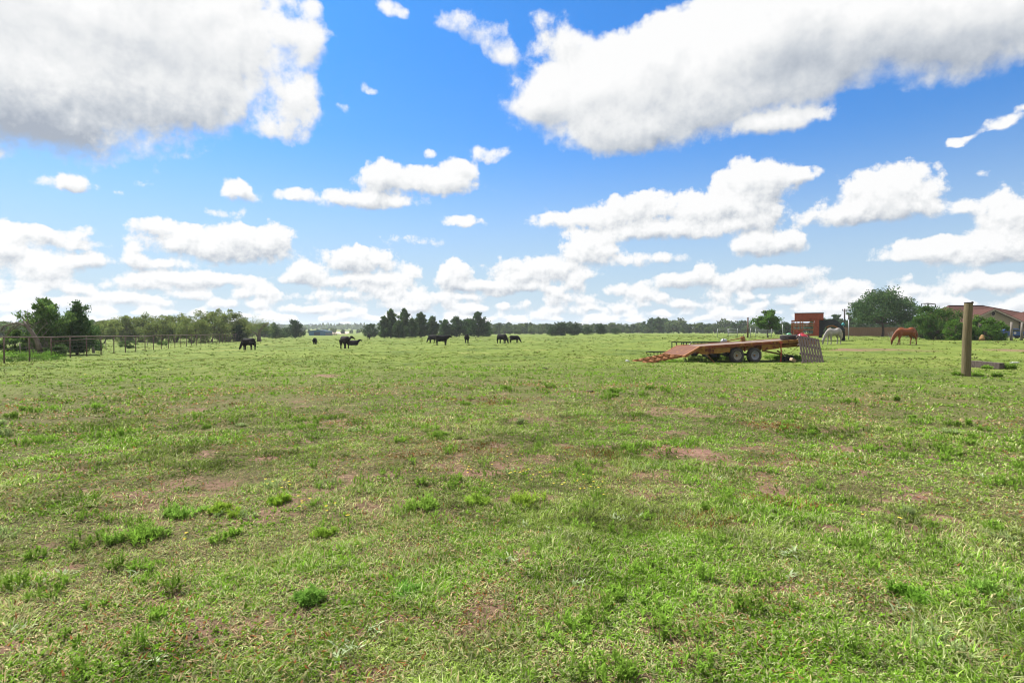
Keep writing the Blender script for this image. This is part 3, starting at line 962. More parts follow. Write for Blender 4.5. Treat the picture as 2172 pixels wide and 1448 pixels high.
def wheel(parent, x, y, rim_mat, rad=.385, face=-1, wid=.23):
    """a trailer wheel whose face looks towards -y (face -1) or +y"""
    m = MB(); s = face
    prof = [(rad * .60, s * wid * .42), (rad * .66, s * wid * .5), (rad * .80, s * wid * .56), (rad * .93, s * wid * .5), (rad, s * wid * .34), (rad * 1.0, 0), (rad, -s * wid * .34), (rad * .93, -s * wid * .5), (rad * .75, -s * wid * .55), (rad * .60, -s * wid * .42)]
    m.lathe([(r, h) for r, h in prof], (x, y, rad), 'y', 36)
    for k in range(36):                        # tread blocks
        a = 2 * math.pi * k / 36
        for dy in (-.055, .055):
            c = Vector((x + math.cos(a + dy) * rad * 1.005, y + dy * 1.2, rad + math.sin(a + dy) * rad * 1.005))
            m.box(c, (.022, .085, .045), Matrix.Rotation(-a, 3, 'Y'))
    w = m.build('wheel', rubber, parent, True)
    r = MB()
    r.lathe([(.001, s * wid * .06), (rad * .16, s * wid * .06), (rad * .20, s * wid * .02), (rad * .42, s * wid * .10), (rad * .50, s * wid * .20), (rad * .54, s * wid * .36), (rad * .62, s * wid * .46), (rad * .62, s * wid * .30), (rad * .60, -s * wid * .4), (.001, -s * wid * .4)], (x, y, rad), 'y', 36)
    for k in range(5):
        a = 2 * math.pi * k / 5 + .3
        r.ball((x + math.cos(a) * rad * .26, y + s * wid * .07, rad + math.sin(a) * rad * .26), (.014, .02, .014), 4)
    ro = r.build('rim', rim_mat, w, True)
    h = MB()
    h.lathe([(.001, s * wid * .38), (rad * .09, s * wid * .36), (rad * .125, s * wid * .26), (rad * .135, s * wid * .06), (.001, s * wid * .06)], (x, y, rad), 'y', 20)
    h.build('hub', hub_m, w, True)
    return w


tr = thing('flatbed_trailer', 'long rusty red and yellow tandem axle flatbed trailer with ramps down', 'trailer', (wc_.x, wc_.y, TZ), TR)
W = 2.4
DX0, DX1 = -2.70, 4.05                      # the deck, rear to front
HZ = lambda x: .84 + (x + 2.70) * .0545     # the deck rises to the front
pitch_m = Matrix.Rotation(-math.atan(.0545), 3, 'Y')


def run(m, x0, x1, y, dz, w, h):
    m.bar((x0, y, HZ(x0) + dz), (x1, y, HZ(x1) + dz), w, h)


m = MB()
npl = 11
for k in range(npl):                        # planks run the length of the deck, each a touch uneven
    y = .16 + (W - .32) * (k + .5) / npl
    xs = [DX0 + .02, DX0 + random.uniform(2.2, 4.2), DX1 - .02]
    for a, c in zip(xs[:-1], xs[1:]):
        run(m, a, c - .012, y, random.uniform(-.012, .006), (W - .32) / npl - .014, .05)
m.build('deck', deck_wood, tr, bevel=.004)
m = MB()
run(m, DX0, 1.55, .06, -.03, .12, .15); run(m, DX0, DX1, W - .06, -.03, .12, .15)
run(m, DX0 - .02, DX0 + .10, W / 2, -.035, W, .14)
for x in (-2.0, -1.1, -.2, .7, 1.5):        # stake pockets
    m.box((x, -.025, HZ(x) - .03), (.07, .05, .12))
m.build('side_rail', rust_red, tr, bevel=.006)
m = MB()
run(m, 1.56, DX1, .06, -.025, .13, .16); m.bar((DX1, 0, HZ(DX1) - .03), (DX1, W, HZ(DX1) - .03), .12, .17)
m.build('front_rail', rust_yel, tr, bevel=.006)
m = MB()                                     # the two long beams underneath and the skirt behind the wheels
for y in (.30, W - .30):
    run(m, DX0 + .05, DX1 - .05, y, -.24, .09, .22)
for x in np.arange(DX0 + .4, DX1, .62):
    m.bar((x, .12, HZ(x) - .14), (x, W - .12, HZ(x) - .14), .05, .10)
m.build('frame', rust_yel, tr)
m = MB()
m.prism([(DX0, HZ(DX0) - .11), (-.92, HZ(-.9) - .11), (-.96, HZ(-.96) - .36), (-1.6, HZ(-1.6) - .40), (DX0 + .12, HZ(DX0) - .38), (DX0 - .3, HZ(DX0) - .30)], .05, .075)
m.build('skirt_panel', rust_yel, tr); m = MB()
m.prism([(.92, HZ(.9) - .11), (2.0, HZ(2.0) - .11), (2.0, HZ(2.0) - .36), (1.0, HZ(1.0) - .42)], .05, .075)
m.build('skirt_panel', rust_yel, tr)
m = MB()                                     # mudguard strip and hangers over the wheels
run(m, -.95, .95, .10, -.105, .28, .02)
for x in (-.95, .0, .95): m.box((x, .16, HZ(x) - .25), (.06, .06, .30))
m.build('wheel_guard', rust_red, tr)
m = MB()
for x in (-.53, .53):
    m.tube([(x, .15, .39), (x, W - .15, .39)], .045, 10)
    for y in (.42, W - .42):
        m.bar((x - .42, y, .47), (x, y, .43), .06, .03); m.bar((x, y, .43), (x + .42, y, .47), .06, .03)
m.build('axle', dark_steel, tr)
for x, rm in ((-.53, rim_cream), (.53, rim_grey)):
    wheel(tr, x, .12, rm, face=-1)
    wheel(tr, x, W - .12, rim_grey, face=1)
# beaver tail sloping down behind the deck
m = MB()
t0, t1, zt0, zt1 = DX0, DX0 - .86, HZ(DX0) + .02, .40
for k in range(7):
    y = .10 + (W - .2) * (k + .5) / 7
    m.bar((t0, y, zt0), (t1, y, zt1), (W - .2) / 7 - .012, .03)
for k in range(8):
    y = .10 + (W - .2) * k / 7
    m.bar((t0, y, zt0 + .012), (t1, y, zt1 + .012), .018, .03)
m.build('beaver_tail', rust_ramp, tr)
m = MB()
for y in (.05, W - .05):
    m.bar((t0, y, zt0 - .03), (t1, y, zt1 - .03), .09, .13)
m.bar((t1, 0, zt1 - .02), (t1, W, zt1 - .02), .10, .10)
for y in (.35, .85, W - .85, W - .35): m.box((t1 - .06, y, zt1 - .02), (.09, .05, .09))
m.build('tail_frame', rust_orange, tr, bevel=.005)
# two fold-down ramps, each a ladder of lozenge-shaped loops
for y0 in (.28, 1.50):
    m = MB(); L0 = Vector((t1 - .04, y0, zt1)); L1 = Vector((t1 - 1.98, y0, .05))
    d = (L1 - L0)
    nl = 5
    for k in range(nl):
        a = L0 + d * (k / nl); c = L0 + d * ((k + 1) / nl)
        for sgn in (0, 1):
            yy = y0 + (.62 if sgn else 0)
            inn = yy + (-.11 if sgn else .11)
            q = [a.lerp(c, f) for f in (.0, .28, .72, 1.0)]
            pts = [(q[0].x, inn, q[0].z), (q[1].x, yy, q[1].z), (q[2].x, yy, q[2].z), (q[3].x, inn, q[3].z)]
            for p0, p1 in zip(pts[:-1], pts[1:]): m.bar(p0, p1, .055, .085)
        m.bar((a.x, y0 + .10, a.z), (a.x, y0 + .52, a.z), .06, .085)
    m.bar((L1.x, y0 + .06, L1.z), (L1.x, y0 + .56, L1.z), .07, .07)
    m.bar((L0.x, y0 + .0, L0.z - .06), (L1.x, y0 + .0, L1.z - .05), .02, .05)
    m.build('ramp', rust_orange, tr, bevel=.006)
# legs, chains, hitch
m = MB(); m.bar((DX0 + .02, -.03, HZ(DX0) - .03), (DX0 + .28, -.12, .42), .055, .03); m.bar((DX0 + .30, -.13, .44), (DX0 + .60, -.34, .03), .07, .035)
m.build('prop_leg', rust_yel, tr)
m = MB(); m.tube([(2.02, -.05, HZ(2.0) + .02), (2.05, -.06, .55), (2.04, -.05, .05)], .03, 10); m.box((2.04, -.05, .035), (.16, .16, .03)); m.bar((1.96, -.05, HZ(2) - .05), (2.14, -.05, HZ(2) - .05), .05, .09)
m.build('jack', red_plastic if False else noise_mat('faded_red_jack', (.36, .05, .03), (.50, .10, .05), 9, .6), tr)
m = MB()
for y in (.55, W - .55): m.bar((DX1 - .6, y, HZ(DX1) - .20), (5.0, W / 2, .98), .10, .16)
m.bar((DX1 - .3, W / 2, HZ(DX1) - .20), (5.05, W / 2, .98), .11, .14)
m.build('tongue', rust_orange, tr, bevel=.006)
m = MB(); m.tube([(4.95, W / 2, 1.06), (5.18, W / 2, 1.04), (5.30, W / 2, 1.0)], [.10, .12, .07], 12); m.ball((5.30, W / 2, .97), (.10, .09, .09), 8)
m.build('coupler', noise_mat('bright_rust', (.30, .10, .025), (.48, .19, .05), 9, .7), tr, True)
m = MB()
m.bar((1.3, .5, .62), (2.9, .9, .36), .05, .08); m.bar((2.1, .3, .60), (2.9, .9, .38), .05, .06); m.tube([(2.6, .7, HZ(2.6) - .3), (2.75, .72, .5), (3.0, .8, .38), (3.35, .75, .5), (3.75, .6, HZ(3.7) - .28)], .012, 6)
m.build('drawbar_brace', rust_yel, tr)

tm = Matrix.Rotation(TR, 4, 'Z'); tm.translation = Vector((wc_.x, wc_.y, TZ))
tl = lambda x, y, z: tm @ Vector((x, y, z))

# spare tyre lying flat on the deck, with things left on it
p = tl(3.15, .75, HZ(3.15) + .035)
sp = thing('spare_tyre', 'worn black spare tyre lying flat on the front of the flatbed deck', 'tyre', p, TR)
m = MB(); ra, wd = .43, .27
m.lathe([(ra * .58, .03), (ra * .66, 0), (ra * .85, .0), (ra * .97, .035), (ra, .08), (ra, wd - .08), (ra * .97, wd - .035), (ra * .85, wd), (ra * .66, wd), (ra * .58, wd - .03), (ra * .60, wd * .5), (ra * .58, .03)], (0, 0, 0), 'z', 40)
for k in range(40):
    a = 2 * math.pi * k / 40
    for j, dz in enumerate((.09, .18)):
        m.box((math.cos(a + j * .08) * ra, math.sin(a + j * .08) * ra, dz), (.03, .04, .07), Matrix.Rotation(a + j * .08, 3, 'Z'))
m.build('tyre', rubber, sp, True)
m = MB(); m.lathe([(.06, .14), (ra * .3, .14), (ra * .42, .10), (ra * .56, .06), (ra * .57, .2), (ra * .5, .19)], (0, 0, 0), 'z', 30)
m.build('rim', rim_grey, sp, True)
gp = tl(3.06, .60, HZ(3.15) + .035 + wd)
gb = thing('green_bucket_lid', 'small domed green plastic lid lying on the spare tyre', 'lid', gp, TR)
m = MB(); m.lathe([(.14, 0), (.15, .012), (.135, .04), (.10, .075), (.05, .092), (.001, .096)], (0, 0, 0), 'z', 24)
m.build('lid', green_plastic, gb, True)
m = MB(); m.tube([(-.03, 0, .09), (-.02, 0, .112), (.02, 0, .112), (.03, 0, .09)], .008, 8)
m.build('handle', green_plastic, gb, True)

# red fuel can
cp = tl(3.92, .62, HZ(3.92) + .035)
fc = thing('fuel_can', 'squat round red plastic fuel can with thin spout on the flatbed deck', 'fuel can', cp, TR)
m = MB()
prof = [(.001, 0), (.20, 0), (.27, .03), (.295, .09), (.285, .16), (.23, .225), (.17, .26), (.165, .275), (.05, .285), (.001, .285)]
m.lathe(prof, (0, 0, 0), 'z', 30); m.build('body', red_plastic, fc, True)
m = MB(); m.tube([(-.13, 0, .24), (-.17, 0, .34), (-.27, 0, .40), (-.36, 0, .43)], [.03, .022, .016, .013], 10); m.build('spout', red_plastic, fc, True)
m = MB(); m.tube([(-.09, 0, .26), (-.06, 0, .33), (.08, 0, .34), (.13, 0, .25)], .022, 10); m.build('handle', red_plastic, fc, True)
m = MB(); m.lathe([(.001, .32), (.045, .318), (.05, .28), (.001, .28)], (.02, .1, 0), 'z', 16); m.build('cap', black_paint, fc, True)

# rusty lever with a knob, lying on the deck
lv_p = tl(1.15, 2.05, HZ(1.1) + .03)
bo = thing('rusty_winch', 'small rusty hand winch with a long bar lying on the flatbed deck', 'winch', lv_p, TR)
m = MB(); m.bar((-.95, 0, .03), (.0, 0, .20), .05, .05); m.build('bar', hub_m, bo)
m = MB(); m.box((.06, 0, .08), (.22, .14, .16)); m.lathe([(.001, -.09), (.085, -.09), (.085, -.07), (.05, -.06), (.05, .06), (.085, .07), (.085, .09), (.001, .09)], (.04, 0, .22), 'y', 18); m.build('drum', dark_steel if False else hub_m, bo)
m = MB(); m.tube([(.1, .02, .28), (.12, .02, .37)], .02, 8); m.ball((.125, .02, .385), (.035, .035, .03), 6); m.build('knob', rim_cream, bo, True)

# grey pallet leaning on the trailer
pb0, pb1 = by(1702, 29.3), by(1747, 29.5)
bl, br = Vector((pb0.x, pb0.y, pb0.z + .02)), Vector((pb1.x, pb1.y, pb1.z + .02))
tlft = Vector(((1690 - CX) / F_PX * 30.35, 30.35, zat(711, 30.35)))
ex = (br - bl); pw = ex.length; ex.normalize()
up = (tlft - bl); ph = up.length; up.normalize()
nrm = up.cross(ex).normalized(); ex2 = nrm.cross(up).normalized()
pm = Matrix((ex2, nrm, up)).transposed().to_4x4(); pm.translation = bl
pal = thing('pallet', 'grey weathered wooden pallet leaning against the front of the flatbed trailer', 'pallet', (0, 0, 0))
pal.matrix_world = pm
for k in range(8):
    x = pw * (k + .5) / 8
    m = MB(); m.box((x + random.uniform(-.006, .006), -.012, ph / 2 + random.uniform(-.012, .012)), (pw / 8 - .040, .022, ph)); m.build('slat', pallet_wood, pal, bevel=.003)
for z in (.05, ph * .36, ph * .67, ph - .05):
    m = MB(); m.box((pw / 2, .047, z), (pw, .09, .09)); m.build('stringer', pallet_wood, pal, bevel=.003)
for k in range(4):
    x = pw * (k + .5) / 4
    m = MB(); m.box((x, .105, ph / 2), (.09, .02, ph)); m.build('back_slat', pallet_wood, pal, bevel=.003)

# a bundle of black hose and a pale block under the drawbar
hp = by(1671, 30.4)
hs = thing('hose_coil', 'tangled black hose coil on the grass under the trailer front', 'hose', hp)
m = MB(); pts = []
for k in range(70):
    a = k * .55; pts.append((math.cos(a) * (.26 + .05 * math.sin(k * 1.7)), math.sin(a) * (.20 + .04 * math.cos(k * 2.1)), .05 + .30 * k / 70 + .05 * math.sin(k * .9)))
m.tube(pts, .026, 8); m.build('hose', black_paint, hs, True)
bp_ = by(1682, 29.9)
blk = MB(); blk.box((0, 0, .12), (.30, .20, .16), Matrix.Rotation(R(25), 3, 'Y') @ Matrix.Rotation(R(20), 3, 'Z'))
o = blk.build('wood_block', noise_mat('pale_sawn_wood', (.42, .26, .15), (.62, .48, .36), 8, .85), bevel=.02); o.location = bp_
tag(o, 'pale orange sawn wood block tilted beside the black hose coil', 'wood block')

# ------------------------------------------------------------------ small black utility trailer behind it
up_ = by(1500, 36.5)
ut = thing('utility_trailer', 'low black utility trailer with side rail standing behind the flatbed trailer', 'trailer', up_, R(8))
m = MB()
for y in (0, 1.5):
    m.bar((-1.75, y, .92), (2.0, y, .92), .05, .06); m.bar((-1.75, y, .52), (2.0, y, .52), .05, .10)
    for x in (-1.72, -1.4, -.9, -.4, .1, .6, 1.1, 1.6, 1.97): m.box((x, y, .72), (.05, .04, .36))
m.bar((2.0, 0, .92), (2.0, 1.5, .92), .05, .06)
m.build('side_rail', black_paint, ut)
m = MB(); m.box((.12, .75, .53), (3.7, 1.42, .05)); m.build('floor_deck', deck_wood, ut)
m = MB(); m.bar((2.0, .2, .5), (3.1, .75, .5), .07, .08); m.bar((2.0, 1.3, .5), (3.1, .75, .5), .07, .08); m.build('tongue', black_paint, ut)
for y, f in ((-.15, -1), (1.65, 1)): wheel(ut, -.1, y, rim_grey, .33, f, .19)
m = MB(); m.prism([(-.55, .62), (-.42, .74), (.22, .74), (.35, .62), (.32, .62), (.2, .71), (-.4, .71), (-.52, .62)], -.27, -.04); m.build('fender', black_paint, ut)
m = MB(); m.tube([(1.2, .1, .92), (1.14, .1, 1.1), (1.22, .1, 1.26)], .018, 6); m.build('stake', black_paint, ut)
m = MB(); m.bar((-1.35, .2, .55), (-.98, .1, .98), .12, .03); m.build('board', noise_mat('white_painted_board', (.55, .54, .52), (.75, .74, .72), 8, .8), ut)
# outboard-like motor on the rail
mp_ = by(1535, 36.9)
mo = thing('engine', 'small grey and black engine housing standing on the black utility trailer', 'engine', (mp_.x, mp_.y, mp_.z + .56), R(10))
m = MB(); m.lathe([(.001, .0), (.20, .0), (.21, .05), (.21, .30), (.001, .30)], (0, 0, 0), 'z', 20); m.build('block', black_paint, mo, True)
m = MB(); m.lathe([(.001, .60), (.12, .59), (.19, .54), (.205, .46), (.205, .32), (.001, .32)], (.02, 0, 0), 'z', 20); m.build('cowling', noise_mat('grey_cowling', (.34, .34, .38), (.46, .46, .50), 6, .4), mo, True)
m = MB(); m.bar((-.2, 0, .1), (-.32, -.02, .42), .07, .08); m.build('muffler', black_paint, mo)

# drag harrow lying in the grass
hp = by(1400, 40)
hr = thing('drag_harrow', 'thin dark steel drag harrow lying in the grass beyond the trailer ramps', 'harrow', (by(1388, 37).x, 37, by(1388, 37).z))
m = MB()
for k in range(4): m.bar((-.35, k * .3, .30), (1.15, k * .3, .32), .04, .04)
for x in (-.3, .2, .7, 1.1): m.bar((x, 0, .31), (x, .9, .31), .04, .04)
m.build('frame', dark_steel, hr)
for k in range(8):
    m = MB(); x = -.3 + (k % 4) * .45; y = .0 if k < 4 else .9
    m.tube([(x, y, .33), (x + .05, y, .16), (x + .12, y - .03, .0)], .014, 6); m.build('tine', dark_steel, hr)

# ------------------------------------------------------------------ red stock trailer with a black gooseneck
RD = 60.0
rp = by(1678, RD)
px2 = lambda px: (px - 1678) / F_PX * RD * .885
rt = thing('livestock_trailer', 'tall faded red gooseneck livestock trailer with open slatted side', 'trailer', rp, R(-27.5))
zr = lambda py: zat(py, RD) - rp.z
faded_red = noise_mat('faded_red_paint', (.27, .058, .034), (.40, .095, .055), 5, .65, c3=(.17, .045, .03), thr=(.56, .7), scale3=1.2)
red_frame = noise_mat('red_brown_slats', (.30, .085, .035), (.42, .15, .06), 7, .7)
D = 4.0
x0, x1 = 0.0, px2(1737)
m = MB()
m.box(((x0 + x1) / 2, D / 2, .62), (x1 - x0, D, .14)); m.box((x1 - .22, .02, (zr(678) + .7) / 2), (.44, .06, zr(678) - .7))
m.box((x1 - .02, D / 2, (zr(678) + .7) / 2), (.05, D, zr(678) - .7)); m.box((x0 + .03, D / 2, 1.0), (.05, D, .65))
m.build('body', faded_red, rt)
m = MB(); m.box(((px2(1685) + px2(1746)) / 2, D / 2 + .0, (zr(665) + zr(679)) / 2), (px2(1746) - px2(1685), D - .1, zr(665) - zr(679)))
m.build('roof_box', faded_red, rt, bevel=.02)
m = MB(); m.box(((px2(1684.5) + px2(1746.5)) / 2, D / 2, zr(664.7) + .02), (px2(1746.5) - px2(1684.5), D, .05)); m.build('roof_edge', dark_steel, rt)
xs0, xs1 = x0, x1 - .44
for yy in (.03, D - .05):
    m = MB()
    for x in (xs0 + .05, xs0 + .22, xs0 + .50, xs0 + .82, (xs0 + xs1) / 2, xs1 - .05): m.box((x, yy, (zr(679.5) + .68) / 2), (.06 if x not in (xs0 + .22, xs0 + .5) else .04, .05, zr(679.5) - .68))
    for z in (.72, zr(699), zr(690.5), zr(686), zr(680)): m.box(((xs0 + xs1) / 2, yy - .002, z), (xs1 - xs0, .045, .09))
    m.build('slat_side', red_frame, rt)
m = MB(); m.box(((xs0 + xs1) / 2 - .45, .06, .95), (.75, .03, .5)); m.build('door', faded_red, rt)
m = MB()                                    # the gooseneck: a wide dark shroud that arches forward and down
gn = [(1737, 679), (1752, 678.5), (1768, 677), (1776, 681), (1784, 690), (1791, 699), (1789, 703), (1782, 698), (1774, 691.5), (1766, 688.5), (1757, 689), (1750, 693), (1746, 702), (1744, 716), (1737, 716)]
m.prism([(px2(a), zr(b)) for a, b in gn], .9, 3.7)
m.build('gooseneck', noise_mat('dark_grey_tarpaulin', (.030, .034, .044), (.062, .068, .082), 5, .6), rt)
m = MB(); und = [(1752, 694), (1758, 690.2), (1766, 689.6), (1774, 692.6), (1781, 698.6), (1780, 700.6), (1773, 695.2), (1766, 691.8), (1758.5, 692.4), (1753.5, 696)]
m.prism([(px2(a), zr(b)) for a, b in und], .93, 3.67); m.build('gooseneck_lining', rust_orange, rt)
for yy in (1.2, 3.3):
    m = MB()
    m.bar((px2(1781), yy, zr(700)), (px2(1788), yy, .06), .14, .16); m.bar((px2(1789), yy, zr(702)), (px2(1790), yy, .06), .12, .14); m.box((px2(1789), yy, .04), (.34, .26, .06)); m.bar((px2(1783), yy, zr(708)), (px2(1790), yy, zr(708)), .08)
    m.build('landing_leg', black_paint, rt)
for x in (.5, 1.35):
    for yy, f in ((-.02, -1), (D + .02, 1)): wheel(rt, x, yy, rim_grey, .36, f, .22)
# ------------------------------------------------------------------ animals: one continuous skin each
def skin(name, build, mat, parent, vox=.025, it=6):
    """shapes fused into one body by a voxel remesh, then smoothed"""
    m = MB(); build(m)
    me = bpy.data.meshes.new(name); me.from_pydata(m.v, [], m.f); me.update()
    bm = bmesh.new(); bm.from_mesh(me); bmesh.ops.recalc_face_normals(bm, faces=bm.faces); bm.to_mesh(me); bm.free()
    o = bpy.data.objects.new(name, me); COL.objects.link(o)
    r = o.modifiers.new('remesh', 'REMESH'); r.mode = 'VOXEL'; r.voxel_size = vox
    s = o.modifiers.new('smooth', 'SMOOTH'); s.iterations = it; s.factor = .5
    dg = bpy.context.evaluated_depsgraph_get()
    new = bpy.data.meshes.new_from_object(o.evaluated_get(dg))
    new.name = name
    o.modifiers.clear(); o.data = new
    bpy.data.meshes.remove(me)
    new.materials.clear(); new.materials.append(mat)
    new.polygons.foreach_set('use_smooth', [True] * len(new.polygons))
    o.parent = parent
    return o


def loft(m, secs, n=14):
    """oval sections (centre, half width, half height, tilt) along a trunk or neck"""
    vs = []; fs = []
    for i, (c, rx, rz) in enumerate(secs):
        c = Vector(c)
        a = Vector(secs[max(i - 1, 0)][0]); b = Vector(secs[min(i + 1, len(secs) - 1)][0])
        t = (b - a).normalized()
        s = Vector((0, 1, 0)); u = t.cross(s).normalized()
        if u.z < 0 and abs(u.z) > .05: u = -u
        for k in range(n):
            an = 2 * math.pi * k / n
            vs.append(c + s * math.cos(an) * rx + u * math.sin(an) * rz)
    for i in range(len(secs) - 1):
        for k in range(n):
            k2 = (k + 1) % n; fs.append((i * n + k, i * n + k2, (i + 1) * n + k2, (i + 1) * n + k))
    fs.append(tuple(range(n))); fs.append(tuple(len(vs) - n + k for k in range(n)))
    m.add(vs, fs)


def cow_shape(pose='stand', head_turn=0.0, calf=False):
    """a heavy beef cow facing +x, hip height about 1.3 m"""
    k = .86 if calf else 1.0
    def f(m):
        lie = -.62 if pose == 'lie' else 0
        trunk = [((-.86, 0, 1.02 + lie), .12, .16), ((-.80, 0, 1.03 + lie), .24, .27), ((-.55, 0, 1.00 + lie), .31, .36), ((-.2, 0, .94 + lie), .36 * k, .40 * k), ((.15, 0, .92 + lie), .37 * k, .41 * k), ((.45, 0, .95 + lie), .32, .40), ((.68, 0, .98 + lie), .25, .34), ((.82, 0, .96 + lie), .15, .22)]
        loft(m, trunk)
        m.ball((.42, 0, 1.24 + lie), (.28, .14, .10), 8); m.ball((-.60, 0, 1.22 + lie), (.26, .22, .12), 8)
        if pose == 'graze':
            neck = [((.60, 0, 1.02), .19, .29), ((.84, 0, .84), .16, .22), ((1.02, 0, .58), .13, .17), ((1.12, 0, .40), .12, .14)]
            head = [((1.06, 0, .46), .11, .12), ((1.16, 0, .34), .125, .12), ((1.24, 0, .18), .095, .095), ((1.28, 0, .05), .075, .07), ((1.28, 0, .02), .05, .04)]
        elif pose == 'lie':
            neck = [((.60, 0, .48), .18, .26), ((.82, 0, .60), .14, .19), ((.98, 0, .74), .12, .15)]
            head = [((.92, 0, .76), .10, .11), ((1.06, 0, .78), .115, .115), ((1.22, 0, .70), .085, .09), ((1.34, 0, .63), .07, .065), ((1.36, 0, .62), .04, .04)]
        else:
            neck = [((.60, 0, 1.05), .20, .32), ((.82, 0, 1.10), .17, .25), ((1.00, 0, 1.20), .14, .19)]
            head = [((.94, 0, 1.25), .11, .13), ((1.08, 0, 1.25), .13, .13), ((1.24, 0, 1.15), .095, .105), ((1.36, 0, 1.05), .085, .08), ((1.39, 0, 1.04), .05, .05)]
        if head_turn:
            hinge = Vector(neck[0][0]); rot = Matrix.Rotation(head_turn, 3, 'Z')
            n2 = []
            for i, (c, a, b) in enumerate(neck):
                w = Matrix.Rotation(head_turn * (i / (len(neck) - 1)), 3, 'Z'); n2.append((hinge + w @ (Vector(c) - hinge), a, b))
            neck = n2; head = [(hinge + rot @ (Vector(c) - hinge), a, b) for c, a, b in head]
        loft(m, neck, 12); loft(m, head, 12)
        h0, h1 = Vector(head[0][0]), Vector(head[1][0]); hd = (h1 - h0).normalized(); sd_ = hd.cross(Vector((0, 0, 1))).normalized()
        top = h0.lerp(h1, .4) + Vector((0, 0, .05 if pose != 'graze' else .10))
        for s in (-1, 1):                           # ears stand out sideways
            m.tube([top + sd_ * .08 * s, top + sd_ * .17 * s + Vector((0, 0, .01)), top + sd_ * .28 * s - Vector((0, 0, .03))], [(.03, .03), (.05, .03), (.018, .015)], 8)
        if pose == 'lie':
            for s in (-1, 1):
                m.tube([(.55, .20 * s, .30), (.72, .24 * s, .10), (.40, .26 * s, .07), (.22, .24 * s, .06)], [.12, .08, .06, .05], 8)
                m.tube([(-.55, .24 * s, .34), (-.25, .34 * s, .20), (-.60, .36 * s, .08), (-.30, .34 * s, .06)], [.20, .14, .07, .05], 8)
        else:
            st = (.10, -.06) if pose == 'graze' else (.03, -.03)
            for s, o_ in ((-1, st[0]), (1, st[1])):
                m.tube([(.50, .19 * s, .86), (.52 + o_ * .3, .19 * s, .62), (.51 + o_, .18 * s, .42), (.52 + o_, .18 * s, .24), (.50 + o_, .18 * s, .12), (.53 + o_, .18 * s, .0)], [.19, .135, .092, .066, .070, .085], 10)
                q = -o_
                m.tube([(-.58, .20 * s, .92), (-.56 + q * .3, .22 * s, .70), (-.68 + q, .21 * s, .46), (-.64 + q, .20 * s, .26), (-.66 + q, .20 * s, .12), (-.63 + q, .20 * s, .0)], [.27, .20, .11, .072, .074, .088], 10)
            if not calf: m.ball((-.30, 0, .58), (.20, .13, .10), 7)
    return f


def tail_mb(pts, r): 
    m = MB(); m.tube(pts, r, 8); return m


hide_black = noise_mat('black_hide', (.003, .003, .0035), (.009, .008, .008), 7, .8, bump=.1)
hide_brown = noise_mat('dark_brown_hide', (.008, .005, .006), (.020, .012, .012), 4, .8, bump=.1)
for h_ in (hide_black, hide_brown): h_.node_tree.nodes['Principled BSDF'].inputs['Specular IOR Level'].default_value = .12
_cows = {}


def cow(px, py, heading, pose, label, size=1.0, mat=None, turn=0.0, dist=None):
    """heading in degrees: 0 looks right, 90 away, 180 left, -90 towards us"""
    p = at(px, py) if dist is None else by(px, dist)
    o = thing('cow', label, 'cow', p, R(heading), 'black cattle grazing in the pasture')
    o.scale = (size,) * 3
    key = (pose, turn, mat is None)
    if key not in _cows:
        _cows[key] = skin('body', cow_shape(pose, turn, size < .8), mat or hide_black, o, .028)
    else:
        b = _cows[key].copy(); COL.objects.link(b); b.parent = o
    z = -.62 if pose == 'lie' else 0
    if ('t', pose) not in _cows:
        _cows['t', pose] = tail_mb([(-.86, 0, 1.14 + z), (-.94, 0, 1.02 + z), (-.95, .01, max(.1, .72 + z)), (-.94, .02, max(.06, .50 + z)), (-.93, .02, max(.04, .32 + z))], [.04, .03, .02, .045, .02]).build('tail', hide_black, o, True)
    else:
        b = _cows['t', pose].copy(); COL.objects.link(b); b.parent = o
    return o


cow(527, 742, 160, 'graze', 'black cow grazing with head down beside the left pipe fence', .84)
cow(668, 730, 100, 'graze', 'small black calf seen from behind, alone between fence and standing cow', .66)
cow(732, 739, -52, 'stand', 'dark brown cow standing in front of a lying calf', .93, hide_brown, R(62))
cow(748, 732, 4, 'lie', 'black calf lying on the grass behind the dark brown cow', .85)
cow(782, 719, -80, 'stand', 'far black cow standing under the lone round cedar', .85, None, 0)
cow(918, 727, 150, 'graze', 'black cow half hidden behind the side-on standing cow', .86)
cow(937, 732, 18, 'stand', 'black cow standing side-on facing right before the cedar group', .86)
cow(990, 727, -88, 'stand', 'black cow facing the camera alone in front of the cedars', .90)
cow(1065, 728, -46, 'graze', 'black cow grazing nearest the right end of the herd', .95)
cow(1091, 727, 8, 'graze', 'smaller black cow grazing at the far right end of the herd', .76)


